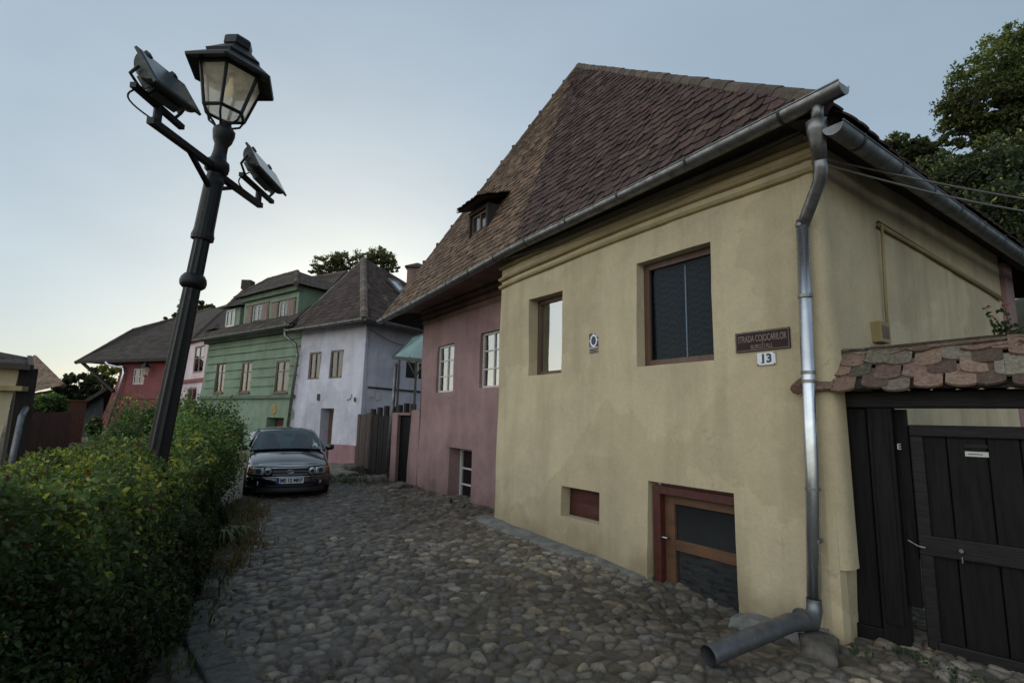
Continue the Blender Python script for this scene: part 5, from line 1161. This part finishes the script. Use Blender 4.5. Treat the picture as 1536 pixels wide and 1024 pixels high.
# ================================================================== BACKGROUND
# near-left yellow house
FLh = Facade((-16.5, 11.5), at(20, 690, 13.0).to_2d()); lh = empty('cottage', (-13, 13, 0), 'cream cottage with brown gable boards cut by the left edge of the picture', 'house')
cA = at(8, 690, 13.5); FL1 = Facade((cA.x-6, cA.y-1.8), (cA.x, cA.y))
mb = MB(); wall_mesh(mb, FL1, 0, FL1.L, -.4, 2.62, [], seg=.6, lean=(0, -.08), batter=.1, wob=.02); mb.build('wall', M['yellow'], lh)
mb = MB(); FL1.box(mb, (0, FL1.L+.25), (2.02, 2.14), (0, .28)); mb.build('ledge', M['ledge'], lh)
FL2 = Facade((cA.x+.02, cA.y-.02), (cA.x+.22, cA.y+.30)); mb = MB(); FL2.box(mb, (0, FL2.L), (-.3, 2.62), (-.3, 0)); mb.build('side_wall', M['fencewood'], lh)
la, lb_ = FL1.p(0, 2.9, .6), at(47, 551, 13.3); lc = at(44, 536, 15.5); ld = FL1.p(0, 4.0, -2.5)
mb = MB(); mb.poly([la, lb_, lc, ld]); tiles(mb, la, lb_, [la, lb_, lc, ld], w=.24, ex=.24, base=(.06, .05, .045)); mb.beam(la, lb_, .1, .14); mb.beam(lb_, lc, .1, .12); mb.build('roof', M['tile'], lh)
mb = MB(); mb.tube([at(39, 612, 13.6), at(32, 625, 13.2), at(18, 690, 13.0), at(14, 710, 13)], .07, 10); mb.build('downpipe', M['zinc_dull'], lh, smooth=True)
# distant brown-roofed house
bh = empty('far_house', at(70, 600, 34), 'distant house with sunlit tan tiled roof behind the cream cottage', 'house')
a, b, c, d = at(30, 590, 33), at(96, 580, 33), at(52, 533, 36), at(45, 532, 36)
mb = MB(); q = [at(38, 590, 32.5), at(95, 577, 33), at(52, 534, 37), at(48, 534, 37)]; mb.poly(q); tiles(mb, q[0], q[1], q, w=.3, ex=.3, base=(.22, .15, .10), var=.3); mb.poly([q[0], q[3], at(20, 560, 38), at(20, 600, 36)]); ridge_caps(mb, q[1], q[2], .12, .4, base=(.2, .12, .09)); mb.build('roof', M['tile'], bh)
q = [at(38, 620, 31), at(92, 622, 31), at(82, 584, 33.5), at(42, 592, 33)]; mb = MB(); mb.poly(q); tiles(mb, q[0], q[1], q, w=.3, ex=.3, base=(.13, .11, .09), var=.35); mb.build('lower_roof', M['tile'], bh)
mb = MB(); mb.box(at(66, 610, 35.5)-V((0, 0, 1.5)), (2.2, 2, 3.2)); mb.build('wall', M['soffit'], bh)
# brown fence, brick wall, shed
p = [at(30, 690, 17.5), at(102, 668, 21.5)]
board_fence('garden_fence', p[0], p[1], -.2, 1.45, 'red brown board fence behind the hedge at left', 'fencebrown')
p = [at(88, 650, 24), at(124, 650, 25.5)]
FB = Facade(p[0].to_2d(), p[1].to_2d()); mb = MB(); wall_mesh(mb, FB, 0, FB.L, -.3, 1.95, [], seg=.6); FB.box(mb, (-.05, FB.L+.05), (1.95, 2.02), (-.2, .06)); tag(mb.build('brick_wall', M['brick']), 'short brown brick wall between the fence and the dark shed', 'wall')
sh = empty('shed', at(135, 650, 31), 'dark blue grey shed with a sloping roof edge beside the red house', 'shed'); D = 31.5
mb = MB(); pts = [at(113, 660, D), at(152, 660, D), at(156, 588, D), at(112, 612, D)]; mb.poly(pts); bk = [q+V((0, 5, 0)) for q in pts]; mb.poly([pts[0], bk[0], bk[3], pts[3]]); mb.build('wall', simple('shed_boards', (.022, .028, .036), .8, nscale=4, stretch=(4, 4, .3), amt=.5), sh)
mb = MB(); mb.poly([at(107, 615, D-.4), at(160, 583, D-.4), at(160, 583, D-.4)+V((0, 5.5, 0)), at(107, 615, D-.4)+V((0, 5.5, 0))]); mb.beam(at(107, 615, D-.4), at(160, 583, D-.4), .1, .2); mb.build('roof', M['fencewood'], sh)
# vegetation left background
def blob_at(px, py, D, rpx, k=1.0, ky=1.0): c = at(px, py, D); r_ = rpx/790*D; return (c.x, c.y, c.z, r_, r_, r_*ky)
bush('tree', [blob_at(118, 582, 38, 26), blob_at(95, 600, 38, 20), blob_at(138, 575, 39, 22), blob_at(105, 615, 37, 18), blob_at(140, 610, 37, 20)], 9000, .26, 'dark round tree beyond the shed under the red house eave', 'tree', base=(.04, .055, .025), alt=(.13, .12, .04), afrac=.12, seed=31, trunk=((at(120, 650, 38).x, 38, 0), at(118, 600, 38), .2))
bush('tree', [blob_at(165, 565, 44, 20), blob_at(180, 580, 44, 18), blob_at(150, 590, 44, 16)], 4000, .28, 'yellowing tree glimpsed below the red house eave', 'tree', base=(.10, .10, .03), alt=(.2, .17, .05), afrac=.4, seed=32, trunk=((at(165, 650, 44).x, 44, 0), at(165, 590, 44), .18))
bush('bush', [blob_at(62, 612, 22.5, 17), blob_at(82, 606, 23, 14), blob_at(48, 622, 22, 12)], 6000, .13, 'green leafy shrub above the red brown fence', 'bush', base=(.05, .09, .03), seed=33)
bush('bush', [blob_at(142, 640, 28, 9, ky=1.6)], 2500, .12, 'small clipped shrub at the foot of the red house', 'bush', base=(.04, .06, .025), seed=34)
# tree behind the houses
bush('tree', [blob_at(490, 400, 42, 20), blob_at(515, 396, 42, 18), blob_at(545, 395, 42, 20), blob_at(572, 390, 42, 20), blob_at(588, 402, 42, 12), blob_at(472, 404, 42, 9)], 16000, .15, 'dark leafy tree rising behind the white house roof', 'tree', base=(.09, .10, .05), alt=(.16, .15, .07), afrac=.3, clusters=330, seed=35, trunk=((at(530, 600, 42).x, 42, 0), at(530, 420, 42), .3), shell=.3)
bush('tree', [blob_at(290, 470, 48, 22), blob_at(262, 478, 48, 12), blob_at(310, 468, 48, 12)], 4000, .3, 'small dark treetop behind the narrow pale house', 'tree', base=(.035, .045, .02), seed=36, trunk=((at(290, 600, 48).x, 48, 0), at(290, 490, 48), .3), shell=.3)
# hill and trees right
mb = MB(); nx = 30; rows = []
for j in range(14):
    row = []
    for i in range(nx):
        x = 6+i*1.6; y = 9+j*2.5; t = max(0, min(1, (x-7+.2*(y-9))/12)); z = -.3+6.2*t*t*(3-2*t)*(1-.3*math.exp(-j))+.5*noise.noise(V((x*.2, y*.2, 0))); row.append((x, y, z))
    rows.append(row)
mb.grid(rows); tag(mb.build('hill', simple('hill_soil', (.03, .035, .02), 1, nscale=1.2), None, smooth=True), 'dark overgrown slope behind the yellow house', None, kind='structure')
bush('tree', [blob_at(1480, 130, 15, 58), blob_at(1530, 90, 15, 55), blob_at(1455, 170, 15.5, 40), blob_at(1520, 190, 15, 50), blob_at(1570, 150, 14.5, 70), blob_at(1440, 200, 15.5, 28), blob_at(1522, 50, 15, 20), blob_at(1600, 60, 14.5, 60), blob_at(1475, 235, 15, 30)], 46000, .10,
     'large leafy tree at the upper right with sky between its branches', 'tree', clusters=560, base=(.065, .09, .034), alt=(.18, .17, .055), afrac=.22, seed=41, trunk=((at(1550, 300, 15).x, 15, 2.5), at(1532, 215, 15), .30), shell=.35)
bush('tree', [blob_at(1350, 232, 19, 30), blob_at(1385, 238, 19, 26), blob_at(1325, 225, 19, 15)], 16000, .12, 'low tree crown with a rusty patch above the side gutter', 'tree', base=(.05, .07, .03), alt=(.17, .08, .03), afrac=.10, seed=42, trunk=((at(1360, 300, 19).x, 19, 3), at(1360, 250, 19), .15), shell=.3)
bush('undergrowth', [blob_at(1440, 285, 13, 50), blob_at(1500, 280, 12.5, 60), blob_at(1400, 265, 14, 35), blob_at(1480, 340, 11.5, 60), blob_at(1540, 340, 11, 70), blob_at(1420, 320, 13, 40), blob_at(1560, 250, 13, 60)], 42000, .11,
     'dense dark undergrowth on the slope behind the yellow house', 'shrubs', base=(.032, .045, .022), alt=(.22, .2, .07), afrac=.08, seed=43)
# pink buttress and flowers beyond the gate
mb = MB(); FS.box(mb, (5.3, 5.7), (-.3, 3.9), (-.3, .05)); mb.build('buttress', M['pink'], house, label='pinkish pier at the far end of the side wall')
fp = empty('flowering_plant', FG.p(1.5, 1.9, -.9), 'dark leaved plant with pink flowers above the gate roof', 'plant')
R = random.Random(2); mb = MB(); fl_ = MB(); c0 = at(1525, 500, 4.8); ls = []
for i in range(14):
    e_ = c0+V((R.uniform(-.25, .35), R.uniform(-.2, .2), R.uniform(-.1, .25))); mb.tube([c0-V((0, 0, .5)), e_], [.006, .003], 4)
    for k in range(16): q_ = c0.lerp(e_, R.random())+V((R.gauss(0, .035), R.gauss(0, .035), R.gauss(0, .03)-.05)); ls.append(tuple(q_))
    if i % 2 == 0:
        for k in range(9):
            a = R.uniform(0, 6.28); q_ = e_+V((R.gauss(0, .012), R.gauss(0, .012), R.gauss(0, .012))); s_ = .02; d = V((math.cos(a), math.sin(a), .4)); s2 = V((-d.y, d.x, .1)); fl_.poly([q_, q_+d*s_+s2*s_*.6, q_+d*s_*1.6, q_+d*s_-s2*s_*.6])
mb.build('stem', M['bark'], fp); fl_.build('flower', simple('pink_petal', (.45, .03, .08), .6), fp)
ls = np.array(ls); leaf_mesh('leaves', ls, .05+.02*r.random(len(ls)), greens(len(ls), (.04, .06, .025), .4), fp, seed=3)
# ================================================================== LIGHT
SUN_AZ, SUN_EL = math.radians(-17), math.radians(9)      # azimuth from +Y towards +X
sun = bpy.data.lights.new('sun', 'SUN'); sun.energy = 1.0; sun.angle = math.radians(10); sun.color = (1, .80, .58)
so = bpy.data.objects.new('sun', sun); col.objects.link(so)
sd = V((math.sin(SUN_AZ)*math.cos(SUN_EL), math.cos(SUN_AZ)*math.cos(SUN_EL), math.sin(SUN_EL)))
so.rotation_euler = sd.to_track_quat('Z', 'Y').to_euler()
w = bpy.data.worlds.new('World'); sc.world = w; w.use_nodes = True; nt = w.node_tree; bg = nt.nodes['Background']
sky = nt.nodes.new('ShaderNodeTexSky'); sky.sky_type = 'NISHITA'; sky.sun_disc = False; sky.sun_elevation = SUN_EL; sky.sun_rotation = SUN_AZ
sky.air_density = 1.0; sky.dust_density = 1.5; sky.ozone_density = 1.5; sky.altitude = 300
gm = nt.nodes.new('ShaderNodeGamma'); gm.inputs['Gamma'].default_value = .52
hs = nt.nodes.new('ShaderNodeHueSaturation'); hs.inputs['Saturation'].default_value = 1.05
mu = nt.nodes.new('ShaderNodeMix'); mu.data_type = 'RGBA'; mu.blend_type = 'MULTIPLY'; mu.inputs[0].default_value = 1; mu.inputs[7].default_value = (2.88, 3.14, 3.26, 1)
nt.links.new(sky.outputs[0], gm.inputs[0]); nt.links.new(gm.outputs[0], hs.inputs['Color']); nt.links.new(hs.outputs[0], mu.inputs[6])
hz = nt.nodes.new('ShaderNodeMix'); hz.data_type = 'RGBA'; hz.inputs[0].default_value = .42; hz.inputs[7].default_value = (4.25, 5.25, 6.2, 1)      # thin even haze over the whole sky
nt.links.new(mu.outputs[2], hz.inputs[6])
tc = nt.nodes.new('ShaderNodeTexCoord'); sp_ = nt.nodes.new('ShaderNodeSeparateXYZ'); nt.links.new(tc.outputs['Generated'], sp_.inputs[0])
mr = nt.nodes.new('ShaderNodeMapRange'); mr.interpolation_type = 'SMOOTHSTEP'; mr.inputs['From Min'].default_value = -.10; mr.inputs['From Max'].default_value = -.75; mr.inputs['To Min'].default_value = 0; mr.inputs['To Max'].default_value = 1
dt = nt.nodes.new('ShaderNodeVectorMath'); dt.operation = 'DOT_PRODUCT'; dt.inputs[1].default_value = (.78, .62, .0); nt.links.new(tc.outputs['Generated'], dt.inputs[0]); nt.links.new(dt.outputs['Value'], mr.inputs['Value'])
ea = nt.nodes.new('ShaderNodeMix'); ea.data_type = 'RGBA'; ea.blend_type = 'MULTIPLY'; ea.inputs[7].default_value = (4.1, 3.35, 2.75, 1)                 # unseen sky behind the camera, added brightness and warmth to fill the facades
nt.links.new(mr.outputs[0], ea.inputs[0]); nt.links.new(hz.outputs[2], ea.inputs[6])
cn_ = nt.nodes.new('ShaderNodeTexNoise'); cn_.inputs['Scale'].default_value = 2.2; cn_.inputs['Detail'].default_value = 4; cm = nt.nodes.new('ShaderNodeMapping'); cm.inputs['Scale'].default_value = (1, 1, 2.6)
nt.links.new(tc.outputs['Generated'], cm.inputs[0]); nt.links.new(cm.outputs[0], cn_.inputs['Vector']); c2 = nt.nodes.new('ShaderNodeMapRange'); c2.inputs['To Min'].default_value = .86; c2.inputs['To Max'].default_value = 1.16; nt.links.new(cn_.outputs['Fac'], c2.inputs['Value'])
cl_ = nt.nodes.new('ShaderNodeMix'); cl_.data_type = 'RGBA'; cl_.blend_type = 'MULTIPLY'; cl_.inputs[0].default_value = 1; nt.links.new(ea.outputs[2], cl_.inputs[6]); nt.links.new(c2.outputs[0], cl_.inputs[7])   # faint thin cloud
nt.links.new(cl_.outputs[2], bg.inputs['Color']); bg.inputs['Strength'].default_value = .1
sc.view_settings.view_transform = 'Standard'; sc.view_settings.look = 'None'; sc.view_settings.exposure = 0; sc.view_settings.gamma = 1
sc.cycles.use_denoising = True
sc.cycles.max_bounces = 6; sc.cycles.transparent_max_bounces = 12
for o in list(bpy.data.objects):
    if 'org' in o: del o['org']
